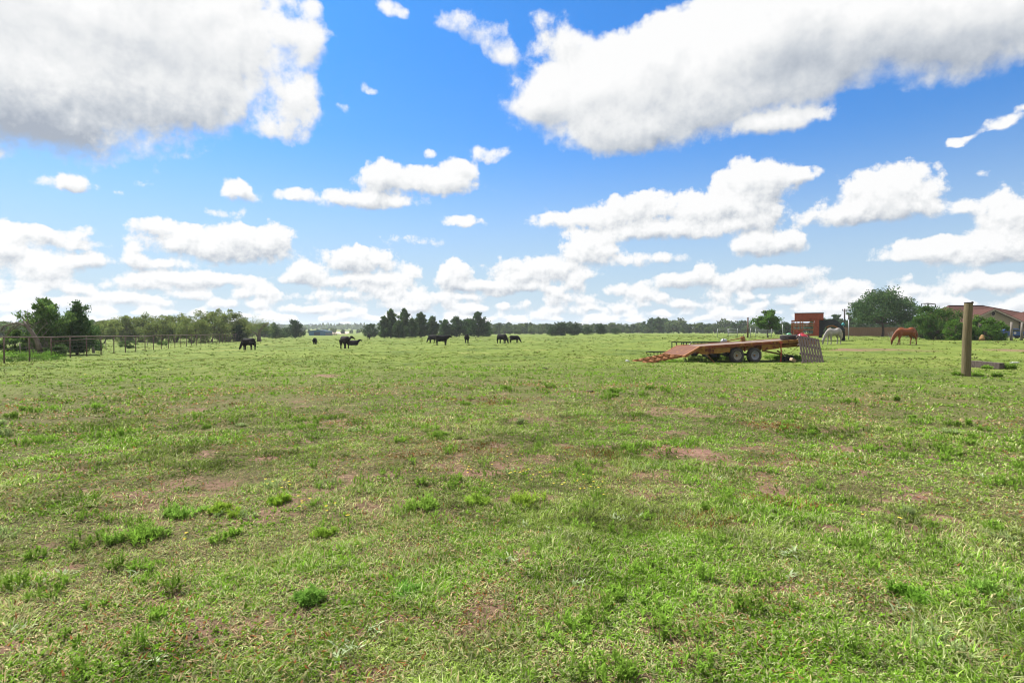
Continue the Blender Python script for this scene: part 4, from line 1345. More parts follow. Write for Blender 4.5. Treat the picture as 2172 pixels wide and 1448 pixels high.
def horse_shape(stride, gaunt=False):
    """a grazing horse facing +x, about 1.5 m at the withers, neck stretched down"""
    def f(m):
        loft(m, [((-.80, 0, 1.16), .10, .14), ((-.74, 0, 1.18), .20, .24), ((-.52, 0, 1.20), .27, .31), ((-.2, 0, 1.12), .27, .31), ((.12, 0, 1.08), .29, .33), ((.40, 0, 1.10), .27, .36), ((.60, 0, 1.12), .21, .32), ((.74, 0, 1.08), .12, .20)], 16)
        m.ball((.36, 0, 1.40), (.24, .09, .09), 8); m.ball((-.50, 0, 1.42), (.24, .19, .10), 8)
        loft(m, [((.48, 0, 1.20), .16, .28), ((.74, 0, 1.04), .115, .22), ((.96, 0, .78), .095, .175), ((1.10, 0, .54), .085, .14), ((1.16, 0, .44), .08, .11)], 12)
        loft(m, [((1.12, 0, .50), .08, .10), ((1.19, 0, .40), .095, .13), ((1.21, 0, .24), .07, .095), ((1.22, 0, .10), .055, .07), ((1.225, 0, .02), .055, .058), ((1.225, 0, -.01), .03, .03)], 12)
        for s in (-1, 1): m.tube([(1.07, .05 * s, .53), (1.04, .075 * s, .62), (1.03, .08 * s, .66)], [.035, .032, .01], 8)
        a, b, c, d = stride
        for s, q in ((-1, a), (1, b)):
            m.tube([(.46, .15 * s, 1.02), (.48 + q * .25, .155 * s, .78), (.47 + q * .7, .14 * s, .50), (.47 + q, .135 * s, .30), (.46 + q * 1.12, .135 * s, .14), (.50 + q * 1.2, .135 * s, .05), (.51 + q * 1.2, .135 * s, 0)], [.15, .10, .065, .042, .044, .058, .066], 10)
        for s, q in ((-1, c), (1, d)):
            m.tube([(-.56, .15 * s, 1.10), (-.50 + q * .2, .17 * s, .86), (-.66 + q * .7, .15 * s, .57), (-.63 + q * .95, .14 * s, .34), (-.64 + q * 1.1, .135 * s, .15), (-.60 + q * 1.18, .135 * s, .05), (-.59 + q * 1.18, .135 * s, 0)], [.23, .16, .072, .044, .046, .058, .066], 10)
    return f


def horse(px, py, heading, label, coat, hair, size, stride, dist=None):
    p = at(px, py) if dist is None else by(px, dist)
    o = thing('horse', label, 'horse', p, R(heading))
    o.scale = (size,) * 3
    skin('body', horse_shape(stride), coat, o, .024)
    m = MB()
    m.tube([(.34, 0, 1.50), (.60, .0, 1.40), (.86, .0, 1.10), (1.06, 0, .78), (1.16, 0, .60)], [(.05, .03), (.07, .045), (.075, .045), (.06, .04), (.02, .02)], 8)
    m.build('mane', hair, o, True)
    m = MB(); m.tube([(-.79, 0, 1.30), (-.90, 0, 1.20), (-.95, 0, .95), (-.93, .01, .65), (-.91, .01, .42)], [.045, .06, .085, .075, .02], 10)
    m.build('tail', hair, o, True)
    return o


def coat_mat(name, c1, c2, sock, zlo, zhi):
    """a coat that turns to another colour on the lower legs and muzzle"""
    m = noise_mat(name, c1, c2, 3.5, .5, bump=.05)
    nt = m.node_tree; L = nt.links.new; b = nt.nodes['Principled BSDF']
    src = b.inputs['Base Color'].links[0].from_socket
    tc = N(nt, 'ShaderNodeTexCoord'); sp_ = N(nt, 'ShaderNodeSeparateXYZ'); L(tc.outputs['Object'], sp_.inputs[0])
    mr = N(nt, 'ShaderNodeMapRange', interpolation_type='SMOOTHSTEP'); L(sp_.outputs[2], mr.inputs['Value'])
    mr.inputs['From Min'].default_value = zlo; mr.inputs['From Max'].default_value = zhi
    mx = N(nt, 'ShaderNodeMix', data_type='RGBA'); L(mr.outputs[0], mx.inputs['Factor']); mx.inputs[6].default_value = (*sock, 1); L(src, mx.inputs[7])
    L(mx.outputs[2], b.inputs['Base Color'])
    return m


chestnut = coat_mat('chestnut_coat', (.20, .052, .014), (.28, .078, .022), (.10, .035, .018), .18, .55)
grey_coat = coat_mat('pale_grey_coat', (.30, .275, .255), (.42, .39, .36), (.17, .155, .15), .12, .60)
horse(1921, 731, 180, 'chestnut horse grazing on the right with head down to the left', chestnut, noise_mat('dark_chestnut_hair', (.16, .045, .016), (.24, .075, .028), 9, .7), 1.0, (-.05, .26, .10, -.18))
horse(1768, 730, 196, 'pale grey horse grazing behind the pallet under the black gooseneck', grey_coat, noise_mat('cream_hair', (.50, .42, .30), (.62, .54, .42), 9, .8), .97, (.05, -.05, .06, -.05))
# ------------------------------------------------------------------ trees
foliage = leaf_mat('foliage', .42)
bark = noise_mat('grey_brown_bark', (.075, .055, .042), (.16, .12, .095), 14, .9, bump=.5, stretch=(1, 1, .3))
bark_dead = noise_mat('bare_grey_bark', (.13, .10, .085), (.24, .195, .165), 12, .9, bump=.5, stretch=(1, 1, .3))


def leaf_quads(P, D, L, Wd, col, rg):
    """kite leaves at P pointing along D"""
    n = len(P)
    D = D / (np.linalg.norm(D, axis=1, keepdims=True) + 1e-9)
    r = rg.normal(size=(n, 3)); S = np.cross(D, r); S /= (np.linalg.norm(S, axis=1, keepdims=True) + 1e-9)
    L = np.broadcast_to(L, (n,))[:, None]; Wd = np.broadcast_to(Wd, (n,))[:, None]
    v = np.stack([P, P + D * L * .45 + S * Wd * .5, P + D * L, P + D * L * .5 - S * Wd * .5], 1).reshape(-1, 3)
    q = np.arange(n)[:, None] * 4 + np.array([[0, 1, 2, 3]])
    return v, q, np.repeat(col, 4, axis=0)


def crown_obj(P, D, L, W_, col, rg, parent, name='crown'):
    v, q, c = leaf_quads(P, D, L, W_, col, rg)
    return raw_mesh(name, v, q, np.zeros((0, 3), int), foliage, c, parent)


def tones(n, base, rg, clump=None, spread=.35):
    t = rg.uniform(1 - spread, 1 + spread, (n, 1))
    h = rg.normal(0, .08, (n, 1))
    c = np.asarray(base)[None, :] * t * np.concatenate([1 + h, np.ones((n, 1)), 1 - h], 1)
    if clump is not None: c = c * clump[:, None]
    return np.clip(c, 0, 1)


def cedar(p, h, r, base, seed, label, group=None, nleaf=2600, bare=.04, lean=0.0, ragged=.45, taper=.75, name='cedar_tree', leaf=1.0, cat='tree'):
    """an eastern redcedar: a ragged cone of upswept sprays"""
    rg = np.random.default_rng(seed)
    o = thing(name, label, cat, p, rg.uniform(0, 6.28), group)
    o.rotation_euler = (0, lean, 0)
    m = MB()
    m.tube([(0, 0, -.1), (.02 * h * .3, 0, h * .3), (-.01 * h, .01 * h, h * .65), (0, 0, h * .96)], [h * .028, h * .02, h * .011, h * .003], 8)
    nb = 46
    tips = []
    for k in range(nb):
        t = bare + (1 - bare) * ((k + rg.random()) / nb) ** 1.12
        a = k * 2.4 + rg.normal(0, .5)
        env = (min(1, (t - bare) * 7 + .5)) * (1 - t) ** taper + .03
        ln = r * env * (1 + ragged * rg.normal(0, .6))
        ln = max(ln, r * .05)
        z0 = t * h * .95
        tip = np.array([math.cos(a) * ln, math.sin(a) * ln, z0 + ln * rg.uniform(.15, .75) * (.4 + t)])
        base_p = np.array([0, 0, z0])
        tips.append((base_p, tip, ln))
        m.tube([tuple(base_p), tuple((base_p + tip) / 2 + np.array([0, 0, -.04 * ln])), tuple(tip)], [h * .006, h * .004, h * .0015], 5)
    tips.append((np.array([0, 0, h * .86]), np.array([0, 0, h]), h * .14))
    m.build('trunk', bark, o)
    P, D, cl = [], [], []
    w = np.array([t[2] + r * .15 for t in tips]); w = w / w.sum()
    for (b_, t_, ln), f in zip(tips, w):
        n = max(10, int(nleaf * 2.0 * f))
        u = rg.uniform(.02, 1.05, n) ** .7
        c = b_ + (t_ - b_) * u[:, None]
        sg = (.10 * r + .16 * ln) * (1.15 - .75 * u)[:, None]
        pts = c + rg.normal(size=(n, 3)) * sg * np.array([.8, .8, .75])
        P.append(pts)
        d = (t_ - b_) / (np.linalg.norm(t_ - b_) + 1e-6)
        D.append(np.tile(d, (n, 1)) * .8 + np.array([0, 0, .7]) + rg.normal(0, .55, (n, 3)))
        cl.append(np.full(n, rg.uniform(.75, 1.25)))
    P = np.vstack(P); D = np.vstack(D); cl = np.concatenate(cl)
    ok = P[:, 2] > bare * h * .6; P, D, cl = P[ok], D[ok], cl[ok]
    s = leaf * h * .050
    crown_obj(P, D, s * rg.uniform(.7, 1.5, len(P)), s * .7, tones(len(P), base, rg, cl), rg, o)
    return o


def broadleaf(p, h, r, base, seed, label, group=None, nleaf=4000, trunk_h=.28, squash=.62, clumps=60, name='tree', leaf=1.0, open_=.0, rx=None, cat='tree', lumps=.28, stems=1, bottom=-.75):
    """a trunk that forks into limbs, each limb ending in leafy clumps"""
    rg = np.random.default_rng(seed)
    o = thing(name, label, cat, p, 0, group)
    m = MB()
    cz = h * (trunk_h + (1 - trunk_h) * .44); rz = h - cz
    rx = rx or r
    heads = []
    for s in range(stems):
        a = 6.28 * s / max(1, stems) + rg.uniform(0, 1); off = 0 if stems == 1 else r * .22
        top = (math.cos(a) * off, math.sin(a) * off, h * (trunk_h + .12))
        m.tube([(math.cos(a) * off * .2, math.sin(a) * off * .2, -.1), (math.cos(a) * off * .5 + rg.normal(0, .02) * h, math.sin(a) * off * .5, h * trunk_h * .6), top], [h * .034, h * .025, h * .018], 8)
        heads.append(np.array(top))
    C_ = []
    k = 0
    while len(C_) < clumps and k < clumps * 40:
        k += 1
        v = rg.normal(size=3); v /= np.linalg.norm(v)
        q = rg.uniform(.45, 1.0) ** .6
        if v[2] < bottom: continue
        lump = 1 + lumps * (vnoise(np.array([v[0] * 2 + seed * 3.1]), np.array([v[1] * 2 + v[2] * 3.3]))[0] * 2 - 1)
        C_.append(np.array([v[0] * rx * q * lump, v[1] * r * q * lump, cz + v[2] * rz * q * lump * (1 if v[2] > 0 else squash)]))
    C_ = np.array(C_)
    for c in C_[::max(1, len(C_) // 34)]:
        hd = heads[int(np.argmin([np.linalg.norm(c - q) for q in heads]))]
        mid = hd * .45 + c * .55 + np.array([0, 0, -.05 * h])
        m.tube([tuple(hd), tuple(mid), tuple(hd * .08 + c * .92)], [h * .013, h * .007, h * .002], 5)
    m.build('trunk', bark, o)
    n_c = np.maximum(6, rg.poisson(nleaf * 1.7 / len(C_), len(C_)))
    idx = np.repeat(np.arange(len(C_)), n_c)
    cs = r * rg.uniform(.13, .27, len(C_)) * (1 - open_ * .3)
    off = rg.normal(size=(len(idx), 3)); off /= np.linalg.norm(off, axis=1, keepdims=True); off *= (rg.random((len(idx), 1)) ** .45)
    P = C_[idx] + off * cs[idx][:, None] * np.array([1.1, 1.1, .8])
    D = off + rg.normal(0, .8, off.shape) + np.array([0, 0, .15])
    cl = rg.uniform(.72, 1.28, len(C_))[idx]
    s = leaf * h * .046
    crown_obj(P, D, s * rg.uniform(.7, 1.5, len(P)), s * .75, tones(len(P), base, rg, cl), rg, o)
    return o


CED = (.058, .100, .030); CED_D = (.036, .066, .027); MES = (.150, .190, .056); OAK = (.056, .102, .034); BUSH = (.075, .150, .024); FAR = (.056, .098, .034)


def hgt(py_top, dist, p):
    return zat(py_top, dist) - p.z


# the two ragged cedars behind the pipe fence
p = by(96, 41); cedar(p, hgt(637, 41, p), 1.55, (.090, .155, .040), 21, 'ragged twin-topped green cedar left of the taller cedar behind the pipe fence', nleaf=5200, ragged=.6, taper=.55, leaf=.7)
p = by(163, 43); cedar(p, hgt(643, 43, p), 1.75, (.058, .108, .034), 22, 'pointed dark green cedar behind the pipe fence, right of the ragged one', nleaf=5600, ragged=.38, taper=.95, leaf=.7)
# low shrubs along the fence
for px, d, top, r, base, sd_, lab in (
        (20, 32.5, 744, 1.0, (.13, .24, .035), 31, 'low leafy green shrub at the foot of the first fence post'),
        (55, 33, 747, 1.0, (.12, .22, .035), 32, 'low green shrub between the first and second fence posts'),
        (92, 34.3, 746, 1.1, (.13, .25, .035), 33, 'spreading bright green shrub under the leaning bare tree'),
        (120, 39, 728, .55, CED, 34, 'small dark cedar shrub just behind the fence under the ragged cedar'),
        (40, 40, 705, 1.0, (.075, .135, .03), 35, 'pale green bush in front of the bent bare branches'),
        (270, 60, 722, .75, CED, 36, 'round dark cedar shrub behind the middle of the pipe fence'),
        (345, 72, 722, .6, BUSH, 37, 'small green shrub at the fence line beyond the round dark shrub'),
        (205, 54, 722, .6, (.08, .15, .04), 38, 'small pale shrub beside the leaning grey post')):
    p = by(px, d); broadleaf(p, max(.4, hgt(top, d, p)), r, base, sd_, lab, 'shrubs along the pipe fence', nleaf=1100, trunk_h=.06, squash=.9, clumps=26, name='shrub', leaf=2.2, cat='shrub', bottom=-1)

# the bent bare tree
p = by(82, 38.5)
bt = thing('bare_tree', 'leaning bare grey tree with branches bent down to the left behind the fence', 'tree', p)
s = 38.5 / F_PX
q = lambda px, py: ((px - 82) * s, 0, zat(py, 38.5) - p.z)
m = MB(); m.tube([q(84, 742), q(78, 722), q(66, 702), q(56, 690), q(50, 680)], [.17, .14, .12, .085, .03], 9); m.build('trunk', bark_dead, bt, True)
rg = np.random.default_rng(4)
for chain, r0 in (([(57, 692), (46, 687), (34, 689), (22, 700), (16, 716)], .07), ([(46, 687), (32, 684), (14, 692), (2, 700), (-14, 712)], .055), ([(34, 689), (24, 696), (12, 712), (4, 730)], .04), ([(60, 696), (64, 688), (63, 680)], .05), ([(66, 702), (78, 690), (86, 684)], .03), ([(57, 690), (50, 683), (48, 677)], .04), ([(72, 712), (86, 700), (94, 690), (98, 686)], .028), ([(80, 725), (92, 712), (100, 700)], .024), ([(22, 700), (10, 702), (-6, 700)], .025)):
    m = MB(); pts = [Vector(q(*c)) + Vector((0, rg.normal(0, .12), 0)) for c in chain]
    m.tube(pts, list(np.linspace(r0, r0 * .25, len(pts))), 7)
    for k in range(5):
        a = pts[rg.integers(1, len(pts))]; d = Vector((rg.normal(-.2, .4), rg.normal(0, .35), rg.normal(.0, .35)))
        m.tube([a, a + d * .6 + Vector((0, 0, .05)), a + d], [r0 * .3, r0 * .2, r0 * .06], 5)
    m.build('branch', bark_dead, bt, True)
p = by(88, 39.4)
bb = thing('brush_pile', 'grey leafless brush standing behind the fence beside the leaning bare tree', 'brush', p)
m = MB()
for k in range(90):
    a = rg.uniform(0, 6.28); ln = rg.uniform(.5, 1.5); x, y = rg.normal(0, .45), rg.normal(0, .3)
    m.tube([(x, y, 0), (x + math.cos(a) * ln * .2, y + math.sin(a) * ln * .2, ln * .6), (x + math.cos(a) * ln * .45, y + math.sin(a) * ln * .45, ln)], [.014, .010, .004], 4)
m.build('twigs', bark_dead, bb)

# loose pale mesquite and elm beyond the fence
for i, (px, d, top, r, lab) in enumerate((
        (218, 92, 678, 2.3, 'pale green low tree directly right of the dark pointed cedar'),
        (262, 104, 668, 2.2, 'pale green tree at the left end of the pale tree belt beyond the fence'),
        (300, 108, 664, 2.6, 'round pale green tree rising over the left half of the pale tree belt'),
        (338, 96, 672, 2.6, 'mid-height yellow green tree in the dip of the pale tree belt'),
        (372, 104, 663, 2.8, 'tall loose green tree left of the middle of the pale tree belt'),
        (407, 92, 676, 2.4, 'low bushy light green tree in front of the pale tree belt'),
        (446, 102, 660, 3.0, 'tallest spreading tree of the pale tree belt beyond the fence'),
        (484, 108, 662, 2.7, 'tall open crowned tree at the right end of the pale tree belt'),
        (510, 112, 676, 2.0, 'shorter tree sloping down at the right end of the pale tree belt'))):
    p = by(px, d); broadleaf(p, hgt(top, d, p), r, tuple(np.array(MES) * random.uniform(.85, 1.1)), 60 + i, lab, 'pale trees beyond the pipe fence', nleaf=4200, trunk_h=.10, squash=1.0, clumps=90, leaf=.95, lumps=.4, stems=2, rx=r * 1.15, bottom=-1)
p = by(507, 106); cedar(p, hgt(690, 106, p), 1.1, CED_D, 75, 'small dark cedar in front of the right end of the pale tree belt', nleaf=1300, leaf=1.3, taper=.5)
# the leaning two-stemmed tree in the open
p = by(553, 106)
t2 = thing('bare_tree', 'forked leaning tree with sparse pale foliage standing alone past the fence end', 'tree', p)
s = 106 / F_PX
q = lambda px, py, y=0: ((px - 553) * s, y, zat(py, 106) - p.z)
m = MB()
m.tube([q(550, 724), q(549, 716), q(550, 706), q(555, 696), q(561, 687)], [.42, .34, .26, .2, .08], 9)
m.tube([q(550, 716), q(544, 708), q(536, 703), q(530, 700)], [.24, .18, .12, .05], 8)
for c in ([(555, 696), (566, 690), (573, 686)], [(551, 704), (546, 696), (543, 688)], [(556, 695), (554, 689), (551, 685)], [(561, 690), (566, 687), (570, 683)]):
    m.tube([q(*k) for k in c], [.12, .07, .03], 6)
m.build('trunk', bark_dead, t2, True)
rg = np.random.default_rng(9); P = []
for c, n, sg in ((q(540, 692), 420, .75), (q(549, 690), 260, .7), (q(534, 698), 320, .65), (q(562, 694), 150, .6), (q(570, 691), 150, .6)): P.append(np.array(c) + rg.normal(size=(n, 3)) * sg)
P = np.vstack(P); crown_obj(P, rg.normal(size=P.shape), .22, .14, tones(len(P), MES, rg), rg, t2)

# cedars between the fence end and the herd
for i, (px, d, top, r, base, lab) in enumerate((
        (585, 150, 694, 2.2, CED_D, 'low dark cedar behind the forked leaning tree'),
        (626, 158, 681, 2.5, CED_D, 'broad dark cedar standing left of the blue barn'),
        (603, 170, 697, 2.0, CED, 'low cedar tucked between two broader cedars left of the blue barn'),
        (786, 165, 689, 2.5, CED_D, 'lone round dark cedar left of the tall cedar group'))):
    p = by(px, d); cedar(p, hgt(top, d, p), r, base, 90 + i, lab, 'cedars scattered beyond the pasture', nleaf=1700, leaf=1.3, taper=.55, ragged=.35)
for i, (px, d, top, r, lab) in enumerate((
        (815, 150, 672, 2.0, 'leftmost low cedar at the edge of the tall cedar group'),
        (829, 152, 658, 2.1, 'tall sparse topped cedar at the left of the tall cedar group'),
        (857, 155, 657, 2.3, 'tallest cedar in the middle of the tall cedar group'),
        (846, 148, 680, 1.9, 'short dense cedar in front of the two tallest cedars'),
        (874, 153, 676, 2.0, 'mid-height dense cedar right of the tallest cedar'),
        (893, 157, 664, 2.2, 'pointed cedar right of centre in the tall cedar group'),
        (917, 160, 672, 2.0, 'right-hand end cedar of the tall cedar group'))):
    p = by(px, d); cedar(p, hgt(top, d, p), r, CED, 100 + i, lab, 'tall cedar group in the pasture', nleaf=2600, leaf=1.15, taper=.62, ragged=.36, bare=.05)
for i, (px, d, top, r, lab) in enumerate((
        (944, 168, 679, 2.2, 'leftmost low cedar of the second cedar group'),
        (968, 170, 673, 2.5, 'round topped cedar at the left of the second cedar group'),
        (990, 172, 679, 2.2, 'low cedar filling the middle of the second cedar group'),
        (1014, 165, 664, 3.0, 'broad tall cedar dominating the second cedar group'),
        (1033, 170, 692, 1.5, 'smallest cedar at the right end of the second cedar group'))):
    p = by(px, d); cedar(p, hgt(top, d, p), r, (.046, .088, .027), 120 + i, lab, 'second cedar group in the pasture', nleaf=2400, leaf=1.2, taper=.5, ragged=.3, bare=.04)
for i, (px, top, r, lab) in enumerate((
        (1172, 697, 1.9, 'leftmost round cedar in the row before the far tree line'),
        (1190, 687, 2.2, 'tallest cedar in the row before the far tree line'),
        (1217, 690, 2.3, 'broad cedar third from the left in the row before the far tree line'),
        (1246, 697, 2.0, 'low round cedar in the middle of the row before the far tree line'),
        (1274, 692, 1.8, 'narrow upright cedar in the row before the far tree line'),
        (1306, 699, 1.8, 'rightmost squat cedar in the row before the far tree line'))):
    p = by(px, 190); cedar(p, hgt(top, 190, p), r, (.036, .066, .024), 140 + i, lab, 'cedar row before the far tree line', nleaf=1100, leaf=1.9, taper=.30, ragged=.25, bare=.03)

# the far tree line: five trees of three kinds, copied
kinds = []
def far_kind(i, dark):
    rg_ = 200 + i
    if dark:
        return cedar(Vector((0, 0, 0)), 7.5, 2.6, FAR, rg_, 'x', nleaf=800, leaf=2.0, taper=.45, ragged=.5, bare=.03, name='distant_tree')
    return broadleaf(Vector((0, 0, 0)), 6.5, 3.4, (.085, .125, .042), rg_, 'x', nleaf=800, trunk_h=.08, squash=.9, clumps=30, leaf=2.2, name='distant_tree')
kinds = [far_kind(i, i % 2 == 0) for i in range(6)]
used = set()
rg = random.Random(8)


def far_tree(px, d, h, dark, label, group):
    c = [k for i, k in enumerate(kinds) if (i % 2 == 0) == dark]
    src = rg.choice(c)
    o = src if src.name not in used else copy_tree(src)
    used.add(src.name)
    o.location = by(px, d); sc = h / (7.5 if dark else 6.5)
    o.scale = (sc * rg.uniform(.95, 1.35), sc * rg.uniform(.95, 1.3), sc)
    o.rotation_euler = (0, 0, rg.uniform(0, 6.28))
    tag(o, label, 'tree', group)


FARTREE = {True: 'dark conifer standing in the far tree line behind the pasture', False: 'paler leafy tree standing in the far tree line behind the pasture'}
px = 1042
while px < 1700:
    d = rg.uniform(300, 380); dark = rg.random() < .55
    top = 689 + rg.uniform(-4, 4)
    if 1360 < px < 1440: top -= rg.uniform(2, 9); dark = rg.random() < .8
    if 1530 < px < 1580: top -= rg.uniform(0, 7)
    far_tree(px, d, max(3, (711 - top) * d / F_PX * .96), dark, FARTREE[dark], 'trees of the far tree line')
    px += rg.uniform(7, 14)
px = 1050
while px < 1700:                              # a lower, paler fringe in front
    far_tree(px, rg.uniform(270, 300), rg.uniform(2.0, 3.6), False, 'low pale scrub at the foot of the far tree line', 'scrub of the far tree line'); px += rg.uniform(16, 30)
px = -60
while px < 240:                              # behind the fence at the left
    d = rg.uniform(150, 210); far_tree(px, d, (703 - rg.uniform(679, 687)) * d / F_PX + 1.9, rg.random() < .5, 'hazy green tree behind the left fence field', 'trees behind the left field'); px += rg.uniform(14, 22)
px = 225
while px < 600:
    d = rg.uniform(190, 260); far_tree(px, d, (703 - rg.uniform(684, 690)) * d / F_PX + 1.8, rg.random() < .6, 'dark tree seen between the pale trees beyond the fence', 'dark trees behind the pale trees'); px += rg.uniform(14, 22)
px = 640
while px < 1050:
    d = rg.uniform(430, 520); far_tree(px, d, rg.uniform(3.0, 6.0), rg.random() < .6, 'hazy blue green tree at the foot of the distant hills', 'trees at the foot of the hills'); px += rg.uniform(9, 20)
for px, d, top in ((1722, 190, 684), (1742, 180, 676), (1757, 175, 681), (1772, 180, 672), (1786, 178, 680), (1650, 170, 690), (1668, 175, 686), (1806, 185, 678), (1826, 160, 682), (1848, 165, 684), (1868, 160, 683), (1890, 158, 685), (1912, 160, 680), (1934, 155, 676), (1955, 150, 672), (1975, 160, 668), (2000, 150, 674), (2018, 160, 668), (2034, 165, 670)):
    far_tree(px, d, (703 - top) * d / F_PX + 1.2, True, 'dark pointed tree behind the red livestock trailer and brown fence' if px < 1900 else 'dark tree standing behind the green bushes left of the house', 'trees behind the yard')

# small broad tree beside the old post
p = by(1629, 92); broadleaf(p, hgt(663, 92, p), 1.65, (.085, .165, .030), 301, 'small bright green tree with drooping side branches left of the red trailer', nleaf=2600, trunk_h=.30, squash=.9, clumps=46, leaf=1.4, lumps=.35)
tr1 = [o for o in bpy.data.objects if o.get('label', '').startswith('small bright green tree')][0]
rg2 = np.random.default_rng(5); P = []; m = MB()
for s_, pts in ((-1, [(-.6, 0, 2.6), (-1.4, .1, 2.95), (-2.3, 0, 2.9), (-2.9, 0, 2.3)]), (1, [(.6, 0, 2.4), (1.4, 0, 2.85), (2.1, 0, 2.95)]), (1, [(.8, 0, 2.2), (1.5, 0, 2.2), (1.9, 0, 1.5)])):
    m.tube(pts, list(np.linspace(.05, .015, len(pts))), 6)
    for a, c in zip(pts[:-1], pts[1:]):
        f = rg2.random((110, 1)); P.append(np.array(a) * (1 - f) + np.array(c) * f + rg2.normal(0, .16, (110, 3)))
m.build('branch', bark, tr1)
P = np.vstack(P); crown_obj(P, rg2.normal(size=P.shape), .26, .15, tones(len(P), (.085, .165, .03), rg2), rg2, tr1, 'side_foliage')

# the big round oak over the brown fence
p = by(1872, 108); broadleaf(p, hgt(619, 108, p), 5.3, OAK, 311, 'large round dark oak with a short trunk in front of the brown fence', nleaf=10500, trunk_h=.17, squash=.72, clumps=240, leaf=.72, lumps=.22, bottom=-.62)
# bushes before the house
for i, (px, d, top, r, base, n, lab) in enumerate((
        (1986, 68, 652, 2.2, (.062, .118, .026), 5200, 'large loose green bush left of the house, right of the chestnut horse'),
        (1962, 82, 672, 2.2, (.05, .098, .03), 2400, 'dark green bush behind the large loose bush, nearest the oak'),
        (2026, 63, 676, 1.05, BUSH, 2600, 'dark leafy bush between the thin grey post and the big wooden post'),
        (2085, 62, 672, 1.35, BUSH, 3600, 'dense dark green bush under the house gable'),
        (2118, 63, 686, 1.0, BUSH, 2400, 'lower dark green bush beside the blue car'))):
    p = by(px, d); broadleaf(p, hgt(top, d, p), r, base, 320 + i, lab, 'bushes before the house', nleaf=n, trunk_h=.04, squash=1.0, clumps=80, name='bush', leaf=.95 if i == 0 else 1.3, cat='bush', bottom=-1, lumps=.3, stems=3)
p = by(1942, 70); broadleaf(p, hgt(700, 70, p), .8, (.09, .085, .05), 330, 'dry brownish scrub behind the chestnut horse', nleaf=700, trunk_h=.05, clumps=30, name='shrub', leaf=1.8, cat='shrub', bottom=-1)

# wooded hills along the skyline
rg = np.random.default_rng(77)
n = 15000
a = np.radians(rg.uniform(-58, 58, n)); d = rg.uniform(950, 1500, n)
x = d * np.sin(a); y = d * np.cos(a)
z = terrain(x, y) + rg.uniform(0, 1, n) * (4 + 5 * fbm(x, y, 160, 3, 61))
P = np.stack([x, y, z], 1)
v, q_, c = leaf_quads(P, rg.normal(size=(n, 3)) + np.array([0, 0, .5]), rg.uniform(4, 8, n), rg.uniform(3, 6, n), tones(n, (.062, .098, .036), rg, None, .4), rg)
tag(raw_mesh('hill_woods', v, q_, np.zeros((0, 3), int), foliage, c), kind='stuff')
# ------------------------------------------------------------------ pipe fence on the left
pipe = noise_mat('rusty_pipe', (.090, .055, .044), (.19, .12, .092), 9, .75, c3=(.25, .15, .10), thr=(.58, .70), scale3=3)
wire_m = noise_mat('dull_fence_wire', (.12, .09, .08), (.20, .16, .14), 20, .6, bump=0)
wood_grey = noise_mat('grey_weathered_wood', (.15, .13, .115), (.30, .265, .235), 7, .9, bump=.5, stretch=(9, 9, .7))
fdir = Vector((-.32, 1, 0)).normalized(); fp0 = Vector((-26.8, 30.0, 0)); SP = 2.67
fence = thing('pipe_fence', 'long low rusty pipe fence running away along the left side of the pasture', 'fence', (fp0.x, fp0.y, 0))
posts = []
for k in range(-5, 42):
    g = fp0 + fdir * SP * k; g.z = gz(g.x, g.y); posts.append(g - Vector((fp0.x, fp0.y, 0)))
for g in posts:
    m = MB(); m.tube([g + Vector((0, 0, -.2)), g + Vector((0, 0, 1.36))], .036, 8); m.build('post', pipe, fence, True)
m = MB(); m.tube([g + Vector((0, 0, 1.38 + random.uniform(-.008, .008))) for g in posts], .038, 8); m.build('top_rail', pipe, fence, True)
m = MB()
for z in (.25, .5, .75, 1.0):
    m.tube([g + Vector((.04, 0, z + random.uniform(-.02, .02))) for g in posts], .004, 4)
m.build('wire', wire_m, fence)
m = MB(); a, b_ = posts[7], posts[10]
m.tube([a + Vector((.05, 0, 1.10)), a.lerp(b_, .5) + Vector((.05, 0, 1.18)), b_ + Vector((.05, 0, 1.24))], .03, 8); m.build('second_rail', pipe, fence, True)
for px, d, hpx, ln, lab in ((199, 47, 721, .22, 'leaning grey wooden post just behind the pipe fence'), (45, 35.5, 727, .12, 'thin dark stake leaning behind the pipe fence'), (225, 56, 725, .05, 'thin steel stake behind the pipe fence, right of the grey post'), (313, 75, 724, .05, 'thin steel stake behind the middle of the pipe fence')):
    p = by(px, d); hh = zat(hpx, d) - p.z
    m = MB(); r_ = .11 if px == 199 else .035
    m.tube([(0, 0, -.2), (-ln * .5, 0, hh * .5), (-ln, 0, hh)], [r_, r_ * .95, r_ * .9], 9)
    o = m.build('stake', wood_grey, None, True); o.location = p; tag(o, lab, 'stake')

# ------------------------------------------------------------------ big wooden post and timber
post_m = noise_mat('treated_post_wood', (.120, .098, .052), (.215, .176, .096), 5, .85, c3=(.22, .115, .055), thr=(.56, .70), scale3=2.2, bump=.5, stretch=(7, 7, .5))
p = at(2049, 797)
wp = thing('wooden_post', 'thick round wooden post standing nearest the camera at the right', 'post', p)
PH = zat(643, p.y) - p.z
m = MB()
m.tube([(.0, 0, -.3), (.0, 0, 0), (.012, 0, PH * .5), (.055, 0, PH - .02), (.055, 0, PH)], [.145, .142, .136, .128, .122], 24); m.build('shaft', post_m, wp, True)
m = MB(); m.lathe([(.001, .0), (.128, .0), (.132, .012), (.128, .03), (.001, .035)], (.055, 0, PH), 'z', 24); m.build('cap', dark_steel, wp, True)
m = MB(); m.ball((.165, -.03, PH + .02), (.042, .042, .04), 8); m.tube([(.155, -.03, PH + .01), (.15, -.03, PH - .12)], .02, 8); m.build('insulator', black_paint, wp, True)
pa, pb = at(2054, 778), at(2125, 783)
